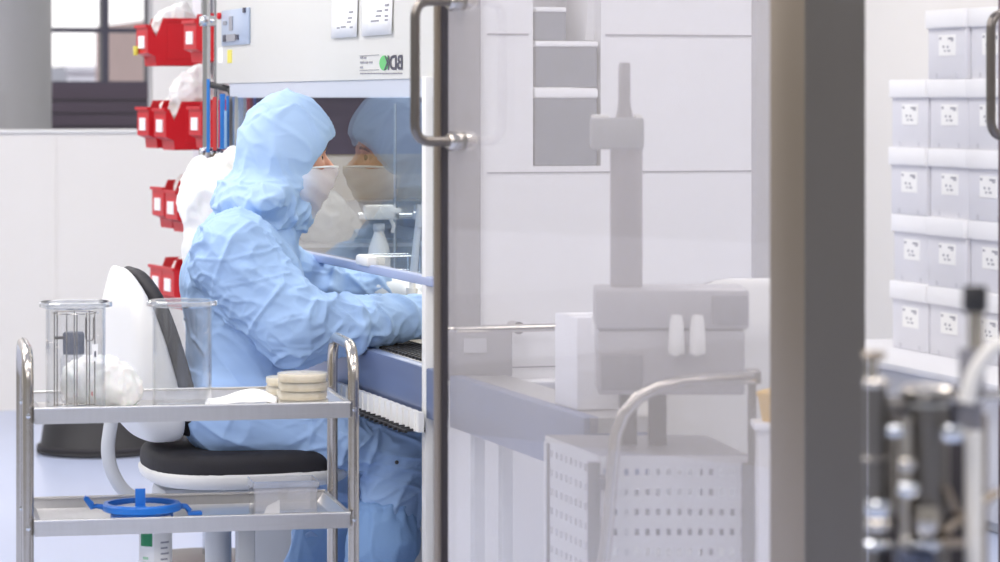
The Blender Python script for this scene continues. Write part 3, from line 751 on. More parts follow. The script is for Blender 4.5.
# ------------------------------------------------------------------ lab chair
def lab_chair(loc, rz, label, group):
    ch = thing('lab_chair', label, 'chair', loc, rz, group)
    def outline(P, grow=0.0):
        y, z = np.abs(P[..., 1]), P[..., 2]-.745
        hw = .205-.085*np.clip(z/.205, 0, 1)**2.5-.05*np.clip(-z/.205, 0, 1)**2+grow
        dz = np.abs(z)-.205-grow
        a = np.maximum(y-hw+.07, 0); c = np.maximum(dz+.07, 0)
        return np.sqrt(a*a+c*c)+np.minimum(np.maximum(y-hw+.07, dz+.07), 0)-.07
    def face(P):                                     # front of the shell, leaning back towards the top
        z = P[..., 2]
        return -.155-.30*(z-.62)+.5*P[..., 1]**2
    def shell_fn(P):
        back = -.292+.9*P[..., 1]**2+.25*np.maximum(P[..., 2]-.86, 0)-.9*np.minimum(P[..., 2]-.62, 0)
        back = np.minimum(back, face(P)-.018)
        return smax(smax(P[..., 0]-face(P), back-P[..., 0], .012), outline(P), .022)
    sdf_obj('back_shell', shell_fn, (-.40, -.25, .5), (-.08, .25, .99), .008, M['wplast'], ch, None, 2)
    def pad_fn(P): return smax(smax(P[..., 0]-face(P)-.040, face(P)+.001-P[..., 0], .014), outline(P, -.008), .025)
    sdf_obj('back_cushion', pad_fn, (-.36, -.25, .5), (-.04, .25, .99), .008, M['blackf'], ch, None, 2)
    def seat_fn(P, z0=.49, g=0.0):
        q = P-np.array((.035, 0, z0), np.float32); x, y = np.abs(q[..., 0]), np.abs(q[..., 1])
        e = ((np.abs(x)/(.235+g))**3+(np.abs(y)/(.225+g))**3)**(1/3)-1
        return smax(e*.2, np.abs(q[..., 2]+.0*x)-.035, .03)
    sdf_obj('seat_cushion', seat_fn, (-.26, -.28, .43), (.32, .28, .56), .008, M['blackf'], ch, None, 2)
    def under_fn(P): return smax(seat_fn(P, .473, .004), (P[..., 2]-.478), .004)
    sdf_obj('seat_shell', under_fn, (-.26, -.28, .40), (.32, .28, .5), .008, M['wplast'], ch, None, 2)
    mb = MB(); mb.tube(bent([(-.285, -.05, .60), (-.30, -.05, .50), (-.25, -.05, .405), (-.12, -.05, .40)], .07), .016, 14); mb.build('back_arm', M['gplast'], ch)
    mb = MB(); mb.box((-.05, 0, .405), (.24, .15, .05), bev=.012); mech = mb.build('tilt_mechanism', M['gplast'], ch)
    mb = MB()
    for x in (-.12, -.06, .02): mb.lathe([(.001, 0), (.008, 0), (.008, .008), (.001, .01)], (0, 0, 0), 12, Matrix.Translation((x, -.075, .41)) @ Matrix.Rotation(PI/2, 4, 'X'))
    mb.build('bolt', M['dsteel'], mech)
    mb = MB(); mb.tube([(.03, -.075, .40), (.04, -.17, .39), (.05, -.24, .385)], .006, 10); mb.build('lever', M['blacks'], mech)
    mb = MB(); mb.lathe([(.031, .12), (.031, .335), (.034, .34), (.034, .35), (.027, .352), (.027, .40)], (-.025, 0, 0), 28); mb.build('gas_column', M['gplast'], ch)
    for i in range(5):
        t = 2*PI*i/5+.3; c, s = math.cos(t), math.sin(t)
        mb = MB(); mb.tube([(-.025+c*.03, s*.03, .12), (-.025+c*.16, s*.16, .105), (-.025+c*.29, s*.29, .075)], [.026, .02, .014], 10); lg = mb.build('leg', M['gplast'], ch)
        mb = MB(); mb.lathe([(.024, -.01), (.028, -.006), (.028, .006), (.024, .01)], (0, 0, 0), 18, Matrix.Translation((-.025+c*.29, s*.29, .0285)) @ Matrix.Rotation(t, 4, 'Z') @ Matrix.Rotation(PI/2, 4, 'X')); mb.build('castor', M['blacks'], lg)
    return ch
ch1 = lab_chair(room(PA-.02, PN), PHI, 'white shelled lab chair with black cushions that the person in blue sits on', None)
mb = MB(); mb.box((.02, -.09, .22), (.042, .03, .33), bev=.004); mb.box((.02, -.09, .385), (.046, .036, .012), bev=.003); mb.build('support_post', M['gplast'], ch1)
c2 = dup(ch1, room(2.07, 5.36), PHI+PI*.5, 'white shelled lab chair standing empty behind the steel door frame', None); c2.scale = (1, 1, 1.065)

# ------------------------------------------------------------------ trolley
TYAW = math.atan2(.2, .98)
TF = Vector((-.931, 6.0, 0)); TW, TD = .638, .36
Zt, Zl, Zb = .712, .487, .215
def tro(x, y, z=0): return TF+Vector((x*math.cos(TYAW)-y*math.sin(TYAW), x*math.sin(TYAW)+y*math.cos(TYAW), z))
tr = thing('trolley', 'stainless steel tray trolley with bent tube ends in front of the seated person', 'trolley', TF, TYAW)
def shelf(z):
    mb = MB(); t = .0015
    mb.box((TW/2, TD/2, z-.022), (TW, TD, .003))
    mb.box((TW/2, .002, z-.0155), (TW, .003, .031)); mb.box((TW/2, TD-.002, z-.0155), (TW, .003, .031))
    mb.box((.002, TD/2, z-.0155), (.003, TD, .031)); mb.box((TW-.002, TD/2, z-.0155), (.003, TD, .031))
    mb.tube([(0, 0.002, z), (TW, .002, z), (TW, TD-.002, z), (0, TD-.002, z)], .0025, 8, closed=True)
    mb.prism([(.003, .003), (TW-.003, .003), (TW-.003, .018), (.003, .018)], z-.021, z-.0205)
    # sloped lead-in on the inner rim
    for s in (0, 1):
        y0, y1 = (.003, .02) if s == 0 else (TD-.003, TD-.02)
        mb._add([(.003, y0, z-.003), (TW-.003, y0, z-.003), (TW-.003, y1, z-.0205), (.003, y1, z-.0205)], [(0, 1, 2, 3)])
    for x0, x1 in ((.003, .02), (TW-.003, TW-.02)):
        mb._add([(x0, .003, z-.003), (x0, TD-.003, z-.003), (x1, TD-.003, z-.0205), (x1, .003, z-.0205)], [(0, 1, 2, 3)])
    return mb.build('shelf', M['tray'], tr)
for z in (Zt, Zl, Zb): shelf(z)
for x in (-.0115, TW+.0115):
    mb = MB(); y0, y1 = .03, TD-.03; zt_ = .824
    mb.tube([(x, y0, .085)]+bent([(x, y0, .1), (x, y0, zt_), (x, y1, zt_), (x, y1, .1)], .075, 10)+[(x, y1, .085)], .0115, 16)
    hnd = mb.build('tube_end', M['tube'], tr)
    mb = MB()
    for z in (Zt-.016, Zl-.016, Zb-.016):
        for y in (y0, y1): mb.lathe([(.001, 0), (.005, 0), (.005, .003), (.001, .004)], (0, 0, 0), 12, Matrix.Translation((x, y-.0115, z)) @ Matrix.Rotation(PI/2, 4, 'X'))
    mb.build('screw', M['chrome'], hnd)
    for y in (y0, y1):
        mb = MB(); mb.box((x, y, .078), (.024, .04, .03), bev=.004); mb.box((x, y-.012, .05), (.004, .03, .05)); fk = mb.build('castor', M['steel'], tr)
        mb = MB(); mb.lathe([(.03, -.01), (.036, -.008), (.036, .008), (.03, .01)], (0, 0, 0), 24, Matrix.Translation((x, y, .036)) @ Matrix.Rotation(PI/2, 4, 'Y')); mb.build('wheel', M['blacks'], fk)
ST, SL, SBt = Zt-.0203, Zl-.0203, Zb-.0203
def beaker(x, y, label):
    p = tro(x, y, ST); h = .917-ST
    t = thing('acrylic_jar', label, 'jar', p, TYAW, 'jars on the trolley')
    R, T = .0605, .003
    mb = MB(); mb.lathe([(0, 0), (R, 0), (R, h-.001), (R-T, h-.001), (R-T, .006), (0, .006)], (0, 0, 0), 64, close=True); mb.build('wall', M['beaker'], t)
    mb = MB(); mb.lathe([(R+.0005, h-.012), (R+.0135, h-.009), (R+.0135, h-.001), (R+.011, h+.001), (R-T, h+.001), (R-T, h-.0005), (R+.0005, h-.0005)], (0, 0, 0), 64, close=True); mb.build('rim', M['beakrim'], t)
    mb = MB(); mb.lathe([(R+.0003, .0), (R+.002, .001), (R+.002, .007), (R+.0003, .009)], (0, 0, 0), 64, close=True); mb.build('base_ring', M['beakrim'], t)
    return t, h
j1, h1 = beaker(.089, .12, 'clear cylindrical jar holding a wire rack on the left of the trolley')
mb = MB()
for i, (dx, dy) in enumerate(((-.044, -.018), (-.036, .028), (-.02, -.03), (0.0, -.042), (.02, -.034), (.038, -.012), (.03, .03), (.0, .045))):
    mb.tube([(dx, dy, .009), (dx, dy, h1-.02)], .0014, 8)
for z in (.012, h1-.022): mb.tube([(.046*math.cos(t*PI/12), .046*math.sin(t*PI/12), z) for t in range(24)], .0014, 6, closed=True)
wr = mb.build('wire_insert', M['tube'], j1)
mb = MB(); mb.box((-.034, -.03, .155), (.02, .002, .006)); mb.tube(bent([(.018, -.036, h1-.03), (.018, -.036, .148), (.034, -.03, .148), (.034, -.03, h1-.03)], .008), .0013, 6); mb.build('hook', M['dsteel'], wr)
mb = MB(); mb.box((.036, -.0485, .125), (.014, .001, .034), rz=.62); lb = mb.build('label_strip', M['paper'], j1)
mb = MB(); mb.box((.0362, -.0492, .122), (.004, .001, .012), rz=.62); mb.build('print', M['ink'], lb)
beaker(.3066, .12, 'empty clear cylindrical jar on the middle of the trolley top')[0]
# petri stack on the trolley
names = ['bottom', 'second', 'third', 'top']
for k in range(4):
    lab = {0: 'bottom petri dish of the front stack on the trolley', 1: 'second petri dish from the bottom of the front trolley stack', 2: 'third petri dish from the bottom of the front trolley stack', 3: 'topmost petri dish of the front stack on the trolley'}[k]
    petri(tro(.556+.001*(-1)**k, .115, ST+.0183*k), lab, 'petri dishes on the trolley', .052, .018)
for k in range(3):
    lab = {0: 'bottom petri dish of the stack behind the front trolley stack', 1: 'middle petri dish of the stack behind the front trolley stack', 2: 'topmost petri dish of the stack behind the front trolley stack'}[k]
    petri(tro(.545, .225, ST+.0183*k), lab, 'petri dishes on the trolley', .052, .018)
# white wipe
mb = MB()
def wipe(u, v):
    x = (u-.5)*.15; y = (v-.5)*.12
    return (x+.02*v, y, .004+.020*math.exp(-((u-.62)/.34)**2)*(.3+.7*v)+.004*noise.noise(Vector((u*4, v*4, 2)))+.004)
mb.grid(wipe, 22, 16); wp = mb.build('paper_wipe', M['paper'], solid=.002)
tag(wp, 'folded white paper wipe lying on the trolley beside the petri dishes', 'wipe', loc=tro(.425, .165, ST+.002), rz=TYAW)
# bag of gauze
def gz(P): return smin(ellip(P, (0, 0, .045), (.07, .055, .052)), ellip(P, (.045, .0, .03), (.045, .045, .034)), .03)
gbag = thing('gauze_bag', 'round white gauze bag lying on the trolley behind the left jar', 'bag', tro(.139, .25, ST), TYAW)
sdf_obj('bag', gz, (-.1, -.09, .001), (.12, .09, .13), .005, M['bag'], gbag, lambda p, n: .012*(creases(warp(p, 8, .02), (22, 22, 14), 2, .3)-.5)+.004*(creases(p, (50, 50, 30), 5, .3)-.5))
mb = MB(); mb.lathe([(0, 0), (.006, 0), (.006, .001), (0, .001)], (0, 0, 0), 16, Matrix.Translation((-.008, -.058, .03)) @ Matrix.Rotation(PI/2, 4, 'X')); mb.build('red_dot', M['redtube'], gbag)
# dark capped jar behind
dj = thing('medicine_bottle', 'clear bottle with wide dark grey cap behind the gauze bag', 'bottle', tro(.097, .325, ST), TYAW)
zc = .84-ST
mb = MB(); mb.lathe([(0, 0), (.026, 0), (.028, .01), (.028, zc-.06), (.02, zc-.04), (.019, zc-.02), (.0, zc-.02)], (0, 0, 0), 28); mb.build('bottle_body', M['boxpl'], dj)
mb = MB(); mb.lathe([(0, zc-.047), (.0215, zc-.047), (.0225, zc-.04), (.0225, zc-.004), (.02, zc), (0, zc)], (0, 0, 0), 28, close=True); mb.build('cap', M['amber'], dj)
# blue clamp lid
bl = thing('clamp_lid', 'round blue plastic lid with side clips and upright tab on the lower shelf', 'lid', tro(.2263, .15, SL), TYAW)
R = .081
mb = MB(); mb.lathe([(0, .002), (R*.78, .002), (R*.8, .0), (R*.8, .012), (R, .018), (R, .029), (R*.96, .033), (R*.86, .033), (R*.84, .022), (0, .022)], (0, 0, 0), 56, close=True); mb.build('lid_body', M['blue'], bl)
mb = MB(); mb.lathe([(0, .0225), (R*.82, .0225), (R*.82, .026), (R*.3, .029), (0, .029)], (0, 0, 0), 48, close=True); mb.build('window', M['boxpl'], bl)
mb = MB(); mb.box((-.008, -.058, .047), (.021, .004, .044), bev=.0015); mb.box((-.008, -.068, .028), (.024, .02, .012), bev=.002); mb.build('tab', M['blue'], bl)
mb = MB(); mb.tube([(-R*.9, 0, .024), (-R-.012, 0, .028), (-R-.02, 0, .026), (-R-.034, 0, .045)], [.006, .005, .007, .006], 10); mb.box((-R-.028, 0, .04), (.022, .018, .007), mtx=Matrix.Rotation(.7, 4, 'Y')); mb.build('clip', M['blue'], bl)
mb = MB(); mb.tube([(R*.9, 0, .024), (R+.01, 0, .022), (R+.018, 0, .012)], [.006, .006, .006], 10); mb.box((R+.028, 0, .008), (.03, .02, .008), bev=.002); mb.build('clip', M['blue'], bl)
# clear box
cbx = thing('clear_box', 'small clear plastic box with lid on the right of the lower shelf', 'box', tro(.519, .15, SL), TYAW)
w, d, h = .128, .09, .06
mb = MB()
mb.box((0, 0, .0015), (w, d, .003))
for s in (-1, 1): mb.box((s*w/2, 0, h/2), (.0025, d, h)); mb.box((0, s*d/2, h/2), (w, .0025, h))
mb.box((0, -d/2-.002, h-.005), (w+.006, .004, .006)); mb.box((0, d/2+.002, h-.005), (w+.006, .004, .006))
mb.build('tub', M['boxpl'], cbx, smooth=False)
mb = MB(); mb.box((0, 0, h+.0015), (w+.01, d+.01, .002))
for s in (-1, 1): mb.box((s*(w/2+.004), 0, h+.008), (.002, d+.01, .012)); mb.box((0, s*(d/2+.004), h+.008), (w+.01, .002, .012))
mb.build('lid', M['boxpl'], cbx, smooth=False)
mb = MB(); mb.prism([(-.045, 0), (-.012, 0), (-.012, .028), (-.038, .016)], 0, .0008, Matrix.Translation((0, -d/2+.004, .008)) @ Matrix.Rotation(PI/2, 4, 'X')); mb.build('paper_label', M['paper'], cbx, smooth=False)
# spray can on the bottom shelf
sp = thing('disinfectant_bottle', 'white and green disinfectant bottle on the bottom shelf of the trolley', 'bottle', tro(.252, .12, SBt), TYAW)
mb = MB(); mb.lathe([(0, 0), (.032, 0), (.034, .005), (.034, .272), (.03, .282), (.0, .284)], (0, 0, 0), 36); mb.build('bottle_body', M['wplast'], sp)
def wrap(a0, a1, z0, z1, r):
    mb = MB(); mb.grid(lambda u, v: (r*math.cos(a0+(a1-a0)*u), r*math.sin(a0+(a1-a0)*u), z0+(z1-z0)*v), 14, 2); return mb
lb = wrap(-2.9, -1.75, .02, .262, .0344).build('label_panel', M['paper'], sp)
wrap(-2.7, -1.85, .222, .25, .0347).build('green_mark', M['dgreen'], lb)
mb = MB()
for k in range(11):
    g = wrap(-2.5, -1.95-.15*(k % 3), .09+k*.0105, .0955+k*.0105, .0347); g.bm.to_mesh(tm := bpy.data.meshes.new('t')); g.bm.free(); mb.bm.from_mesh(tm)
mb.build('print', M['pgreen'], lb)
mb = MB()
for k in range(13):
    g = wrap(-1.35, -.75-.12*(k % 2), .09+k*.0115, .0935+k*.0115, .0344); g.bm.to_mesh(tm := bpy.data.meshes.new('t')); g.bm.free(); mb.bm.from_mesh(tm)
mb.build('print', M['greyink'], sp)

# black tub on the floor, far left
pt = at(101, 440, Y=11.35)
tub = thing('black_tub', 'round black rubber tub on the floor by the far wall', 'tub', (pt.x, pt.y, 0))
mb = MB(); mb.lathe([(0, .0), (.238, 0), (.243, .012), (.236, .022), (.228, .03), (.206, .17), (.2, .18), (.185, .18), (.18, .16), (0, .15)], (0, 0, 0), 56); mb.build('tub_body', M['blacks'], tub)
mb = MB(); mb.lathe([(.236, .018), (.2415, .022), (.2405, .03), (.23, .034)], (0, 0, 0), 56, close=True); mb.build('foot_ring', M['blackf'], tub)

# ------------------------------------------------------------------ red bins on a louvred rack
RPSI = math.radians(24)
ra, rd_ = Vector((math.cos(RPSI), math.sin(RPSI), 0)), Vector((-math.sin(RPSI), math.cos(RPSI), 0))
R0 = at(142, 100, Y=9.75)+ra*.215
rack = thing('bin_rack', 'grey upright rack posts carrying the red bins', 'rack', (R0.x, R0.y, 0), RPSI)
mb = MB(); mb.box((.03, -.20, 1.05), (.03, .75, 2.1))
mb.build('back_panel', M['cabw'], rack)
for y in (-.02,):
    mb = MB(); mb.box((-.0, y, 1.05), (.03, .03, 2.1))
    post = mb.build('post', M['postg'], rack)
    mb = MB()
    for k in range(40): mb.box((-.016, y, .2+k*.045), (.002, .008, .02))
    mb.build('slot', M['dsteel'], post)
def rail_z(py, Y=9.4): return CAM_Z-(py-HZ)/F_PX*Y
for z in (rail_z(60), rail_z(140), rail_z(222), rail_z(300)):
    mb = MB(); mb.box((.004, -.20, z+.1), (.02, .74, .02)); mb.build('rail', M['postg'], rack)
def red_bin(px, py, dep, w, L, h, label, first=[None]):
    t = thing('red_bin', label, 'bin', (0, 0, 0), RPSI, 'red bins on the rack')
    k = .003
    # side outline: tall at the back, dipped at the open front
    side = [(0, 0), (-L*.85, 0), (-L*.87, h*.2), (-L, h*.27), (-L, h*.84), (-L*.94, h*.84), (-L*.86, h*.6), (-L*.74, h), (0, h)]
    mb = MB()
    m = Matrix(((1, 0, 0, 0), (0, 0, 1, 0), (0, 1, 0, 0), (0, 0, 0, 1)))
    for y in (-w/2, w/2-k): mb.prism(side, y, y+k, m)
    mb.box((-L*.425, 0, k/2), (L*.85, w, k)); mb.box((-k/2, 0, h/2), (k, w, h))
    for q in (0, k):
        mb._add([(-L*.85+q, -w/2, 0), (-L*.85+q, w/2, 0), (-L*.87+q, w/2, h*.2), (-L*.87+q, -w/2, h*.2)], [(0, 1, 2, 3)])
        mb._add([(-L*.87+q, -w/2, h*.2), (-L*.87+q, w/2, h*.2), (-L+q, w/2, h*.27), (-L+q, -w/2, h*.27)], [(0, 1, 2, 3)])
        mb._add([(-L+q, -w/2, h*.27), (-L+q, w/2, h*.27), (-L+q, w/2, h*.84), (-L+q, -w/2, h*.84)], [(0, 1, 2, 3)])
    body = mb.build('bin_body', M['red'], t, smooth=False)
    for y in (-w/2, w/2): MB().box((-L*.37, y, h-.005), (L*.72, .010, .01)).build('side_rim', M['red'], body, smooth=False)
    MB().box((-L-.002, 0, h*.83), (.010, w+.006, .01)).build('front_rim', M['red'], body, smooth=False)
    MB().box((-L*.4, -w/2-.001, h*.5), (L*.55, .004, h*.72), bev=.0015).build('side_panel', M['red'], body, smooth=False)
    mb = MB(); mb.box((-L-.002, 0, h*.5), (.003, w*.5, h*.26)); mb.build('label_card', M['paper'], t)
    # place so that the front lower corner nearest the camera sits at the pixel given
    base = at(px, py, Y=dep)
    off = ra*(-L)+rd_*(0)
    t.location = base-off; return t
BW, BL, BH = .125, .20, .155
def bag_in(bn, label, seed, hgt=.08, rx=.06, m='bag'):
    p = bn.location+ra*(-.09)+Vector((0, 0, .07))
    def fn(P): return smin(ellip(P, (0, 0, hgt*.5), (rx, .045, hgt*.6)), ellip(P, (.03, .01, hgt*.75), (.03, .03, hgt*.5)), .02)
    o = sdf_obj('plastic_bag', fn, (-.1, -.09, -.06), (.1, .09, .2), .007, M[m], None, lambda q, n: .012*(creases(q, (30, 30, 24), seed, .3)-.55))
    tag(o, label, 'bag', 'bags in the red bins', loc=p, rz=RPSI)
specs = [
 (142, 66, 9.75, 'red bin with a yellow tag, far end of the top row'),
 (190, 62, 9.3, 'red bin half behind the chrome pole in the top row'),
 (143, 148, 9.75, 'red bin at the far end of the second row'),
 (160, 150, 9.6, 'red bin with an open bag of wrapping, middle of the second row'),
 (195, 148, 9.3, 'red bin half behind the chrome pole in the second row'),
 (158, 228, 9.75, 'red bin at the far end of the third row, above the chair'),
 (171, 232, 9.6, 'red bin beside the hanging white bag in the third row'),
 (156, 306, 9.75, 'red bin at the far end of the bottom row near the chair back'),
 (168, 309, 9.6, 'red bin close to the person\'s back in the bottom row')]
bins = []
for px, py, dep, lab in specs: bins.append(red_bin(px, py, dep, BW, BL if px < 185 else .17, BH if px < 185 else .15, lab))
bag_in(bins[0], 'pale plastic bags spilling from the far bin in the top row', 1, .11, .07)
bag_in(bins[2], 'white plastic wrapping in the far bin of the second row', 2, .09, .05)
bag_in(bins[3], 'tall crumpled white bag standing in the middle bin of the second row', 3, .17, .075)
bag_in(bins[5], 'white wrapping in the far bin of the third row', 4, .1, .05)
bag_in(bins[7], 'pale wrapping in the far bin of the bottom row', 5, .08, .05)
mb = MB(); mb.box((0, 0, 0), (.012, .02, .03), bev=.002); o = mb.build('tag', M['stick'], bins[0]); o.location = (-BL-.008, BW/2-.02, .05)

# ------------------------------------------------------------------ chrome pole with clamp, straps and white bag
pl = room(1.742, 8.46)
pole = thing('chrome_pole', 'tall chrome pole with clamps between the red bins and the bench', 'pole', pl, PHI)
mb = MB(); mb.tube([(0, 0, .03), (0, 0, 2.4)], .0115, 18); mb.tube([(.03, .01, .03), (.03, .01, 2.4)], .006, 12); mb.build('tube', M['chrome'], pole)
def pz(py): return CAM_Z-(py-HZ)/F_PX*8.7
for z in (pz(22), pz(152)):
    mb = MB(); mb.box((.01, -.005, z), (.06, .04, .03), bev=.005)
    for dx in (-.018, .012, .035): mb.lathe([(.0, 0), (.007, 0), (.007, .014), (0, .016)], (0, 0, 0), 10, Matrix.Translation((dx, -.025, z)) @ Matrix.Rotation(PI/2, 4, 'X'))
    mb.build('clamp', M['chrome'], pole)
mb = MB(); mb.lathe([(0, 0), (.19, 0), (.19, .02), (.03, .03), (0, .03)], (0, 0, 0), 32); mb.build('base', M['dsteel'], pole)
mb = MB(); mb.tube([(.012, -.004, pz(85)), (.045, -.2, pz(91))], .009); mb.lathe([(0, 0), (.017, 0), (.018, .004), (.018, .034), (0, .036)], (0, 0, 0), 20, Matrix.Translation((.022, -.215, pz(95))) @ Matrix.Rotation(1.1, 4, 'Y')); mb.build('knob', M['blacks'], pole)
ss = thing('strap_bundle', 'bundle of blue and red hanging straps beside the chrome pole', 'straps', Vector((at(219, 100, Y=8.3).x-.012, 8.3, 0)), PHI)
for x, w_, m_, y0, y1 in ((-.018, .009, 'strap', 80, 150), (.0, .011, 'redtube', 97, 148), (.022, .015, 'strap', 94, 147), (.038, .012, 'strap', 96, 150), (.03, .008, 'lblue', 110, 146)):
    mb = MB(); mb.box((x, -.004 if m_ == 'lblue' else 0, (pz(y0)+pz(y1))/2), (w_, .003, pz(y0)-pz(y1)), bev=.001); mb.build('strap', M[m_], ss)
# hanging waste bag
wbp = at(215, 200, Y=8.25)
wz = lambda py: CAM_Z-(py-HZ)/F_PX*8.25
def wbag(P):
    f = rcone(P, (.055, 0, wz(153)), (.0, 0, wz(195)), .022, .075)
    f = smin(f, rcone(P, (-.04, 0, wz(160)), (-.02, 0, wz(190)), .018, .06), .03)
    f = smin(f, rcone(P, (.0, 0, wz(195)), (.01, 0, wz(320)), .075, .09), .05)
    f = smin(f, rcone(P, (-.055, 0, wz(205)), (-.03, 0, wz(222)), .02, .03), .03)
    return f
wb = thing('waste_bag', 'white plastic waste bag hanging behind the person below the chrome pole', 'bag', (wbp.x, wbp.y, 0), PHI)
sdf_obj('bag', wbag, (-.16, -.15, .45), (.18, .15, 1.25), .009, M['bag'], wb, lambda p, n: .016*(creases(warp(p, 5, .05), (11, 11, 6), 3, .3)-.55)+.006*(creases(p, (30, 30, 20), 8, .3)-.5))
mb = MB(); mb.box((-.066, -.035, wz(217)), (.012, .004, .06), bev=.001, mtx=Matrix.Rotation(-.45, 4, 'Y')); mb.build('green_mark', M['pgreen'], wb)

# ------------------------------------------------------------------ archive boxes, right
CA = 4.39; Z0 = .472; BHH = .232; PIT = .30
cab = thing('low_cabinet', 'long low white cabinet carrying the white archive boxes', 'cabinet', room(4.5, 8.6), PHI)
mb = MB(); mb.box((0, 0, Z0-.013), (.78, 2.6, .024), bev=.003); mb.build('top_board', M['cabw'], cab)
mb = MB(); mb.box((.03, 0, Z0/2-.012), (.7, 2.5, Z0-.028)); cbod = mb.build('carcass', M['gplast'], cab)
for k in range(4): MB().box((-.328, -.94+k*.625, .235), (.016, .6, .4), bev=.003).build('door', M['cabw'], cab)
M['hole'] = mat('card_hole', (208, 208, 216), .8); M['fadeink'] = mat('faded_ink', (168, 168, 178), .7)
def archive_box():
    t = thing('archive_box', 'x', 'box', (0, 0, 0), PHI, 'white archive boxes')
    w, dpt, h = PIT-.006, .36, BHH-.001
    mb = MB(); mb.box((dpt/2+.004, 0, (h-.005)/2), (dpt, w-.008, h-.005), bev=.002); body = mb.build('carton_body', M['card'], t)
    mb = MB(); mb.box((dpt/2+.0, 0, h-.03), (dpt+.012, w, .06), bev=.002); mb.build('lid', M['lid'], t)
    mb = MB(); mb.box((.003, -.005, .112), (.002, .125, .07)); lb = mb.build('label_card', M['paper'], t)
    mb = MB()
    for y, z, w2, h2 in ((.045, .136, .014, .008), (-.035, .135, .04, .007), (-.045, .128, .02, .005), (.02, .108, .012, .008), (-.012, .107, .012, .008), (.01, .094, .012, .006), (-.02, .094, .02, .006)):
        mb.box((.0015, y, z), (.0012, w2, h2))
    mb.build('print', M['fadeink'], lb, smooth=False)
    for y in (-.075, .075): MB().lathe([(0, 0), (.009, 0), (.009, .001), (0, .001)], (0, 0, 0), 14, Matrix.Translation((.0035, y, .012)) @ Matrix.Rotation(-PI/2, 4, 'Y')).build('hand_hole', M['hole'], t)
    return t
ab = None
rows_w = ['bottom', 'second', 'third', 'fourth', 'fifth']
for c, (nrow, cname) in enumerate(((4, 'far short column'), (5, 'tall middle column'), (5, 'tall column nearest the right edge'))):
    for r in range(nrow):
        pos = room(CA+.006*math.sin(c*3+r*2), 9.57-PIT*(c+.5), Z0+r*BHH)
        w_ = 'bottom' if r == 0 else ('top' if r == nrow-1 else rows_w[r])
        lab = 'white lidded archive box, '+('%s box of the %s' % (w_, cname) if w_ in ('bottom', 'top') else '%s from the bottom in the %s' % (w_, cname))
        if ab is None: ab = archive_box(); ab.location = pos; ab['label'] = lab
        else: dup(ab, pos, PHI, lab)

# ------------------------------------------------------------------ glass doors
DL = Vector((at(434.5, 100, Y=5.2).x, 5.2, 0)); DR = Vector((at(798, 100, Y=4.3).x, 4.3, 0))
dv = (DR-DL).normalized(); DW = (DR-DL).length; DYAW = math.atan2(dv.y, dv.x)
# local x along the leaf, local y = away from the near face
def leaf(name, loc, label, w, hz0, hz1, right=True):
    t = thing(name, label, 'door', loc, DYAW)
    H = 2.25
    mb = MB(); mb.box((.008, .008, H/2+.01), (.016, .022, H), bev=.002); mb.build('stile', M['warmsteel'], t)
    mb = MB(); mb.box((.018, .010, H/2+.01), (.004, .012, H)); mb.build('seal', M['gravity'], t)
    mb = MB(); mb.box(((w+.03)/2, .012, H/2+.01), (w-.04, .008, H-.02)); mb.build('glass_pane', M['doorglass'], t)
    mb = MB(); mb.box((w/2, .015, .06), (w, .036, .1), bev=.002); mb.box((w/2, .015, H-.03), (w, .036, .08), bev=.002); mb.build('frame_rail', M['warmsteel'], t)
    if right:
        mb = MB(); mb.box((w-.02, .01, H/2+.01), (.085, .03, H), bev=.002); mb.build('hinge_stile', M['warmsteel'], t)
    # D handle standing off the near face
    hx, pr = .070, .078
    mb = MB(); mb.tube(bent([(hx, .008, hz0), (hx, -pr, hz0), (hx, -pr, hz1), (hx, .008, hz1)], .03, 8), .0085, 16); hd = mb.build('pull_handle', M['handle'], t)
    for z in (hz0, hz1):
        mb = MB(); mb.lathe([(.0, -.004), (.0165, -.004), (.0165, .012), (.012, .018), (.0, .019)], (0, 0, 0), 22, Matrix.Translation((hx, .004, z)) @ Matrix.Rotation(PI/2, 4, 'X'))
        mb.lathe([(.0, -.004), (.0165, -.004), (.0165, .012), (.012, .018), (.0, .019)], (0, 0, 0), 22, Matrix.Translation((hx, .02, z)) @ Matrix.Rotation(-PI/2, 4, 'X')); mb.build('mount', M['tube'], hd)
    return t
hz0 = CAM_Z-(141-HZ)/F_PX*5.17; hz1 = CAM_Z-(2-HZ)/F_PX*5.17
leaf('glass_door', DL, 'framed glass door with stainless pull handle at the picture centre', DW, hz0, hz1)
# jamb post of the near leaf: broad stainless, dark reflections put into its colour
jb = MB(); jb.box((DW+.024-.0, .048, 1.14), (.004, .106, 2.28)); jb.box((DW+.012, .06, 1.14), (.02, .08, 2.28), bev=.003); struct(jb.build('door_1', M['dsteel']), DL, DYAW)
D2 = Vector((at(999, 100, Y=5.35).x, 5.35, 0))
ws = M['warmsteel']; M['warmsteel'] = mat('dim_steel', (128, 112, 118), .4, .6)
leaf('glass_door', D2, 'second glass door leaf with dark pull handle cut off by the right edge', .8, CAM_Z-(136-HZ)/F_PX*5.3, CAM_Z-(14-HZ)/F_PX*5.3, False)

M['warmsteel'] = ws
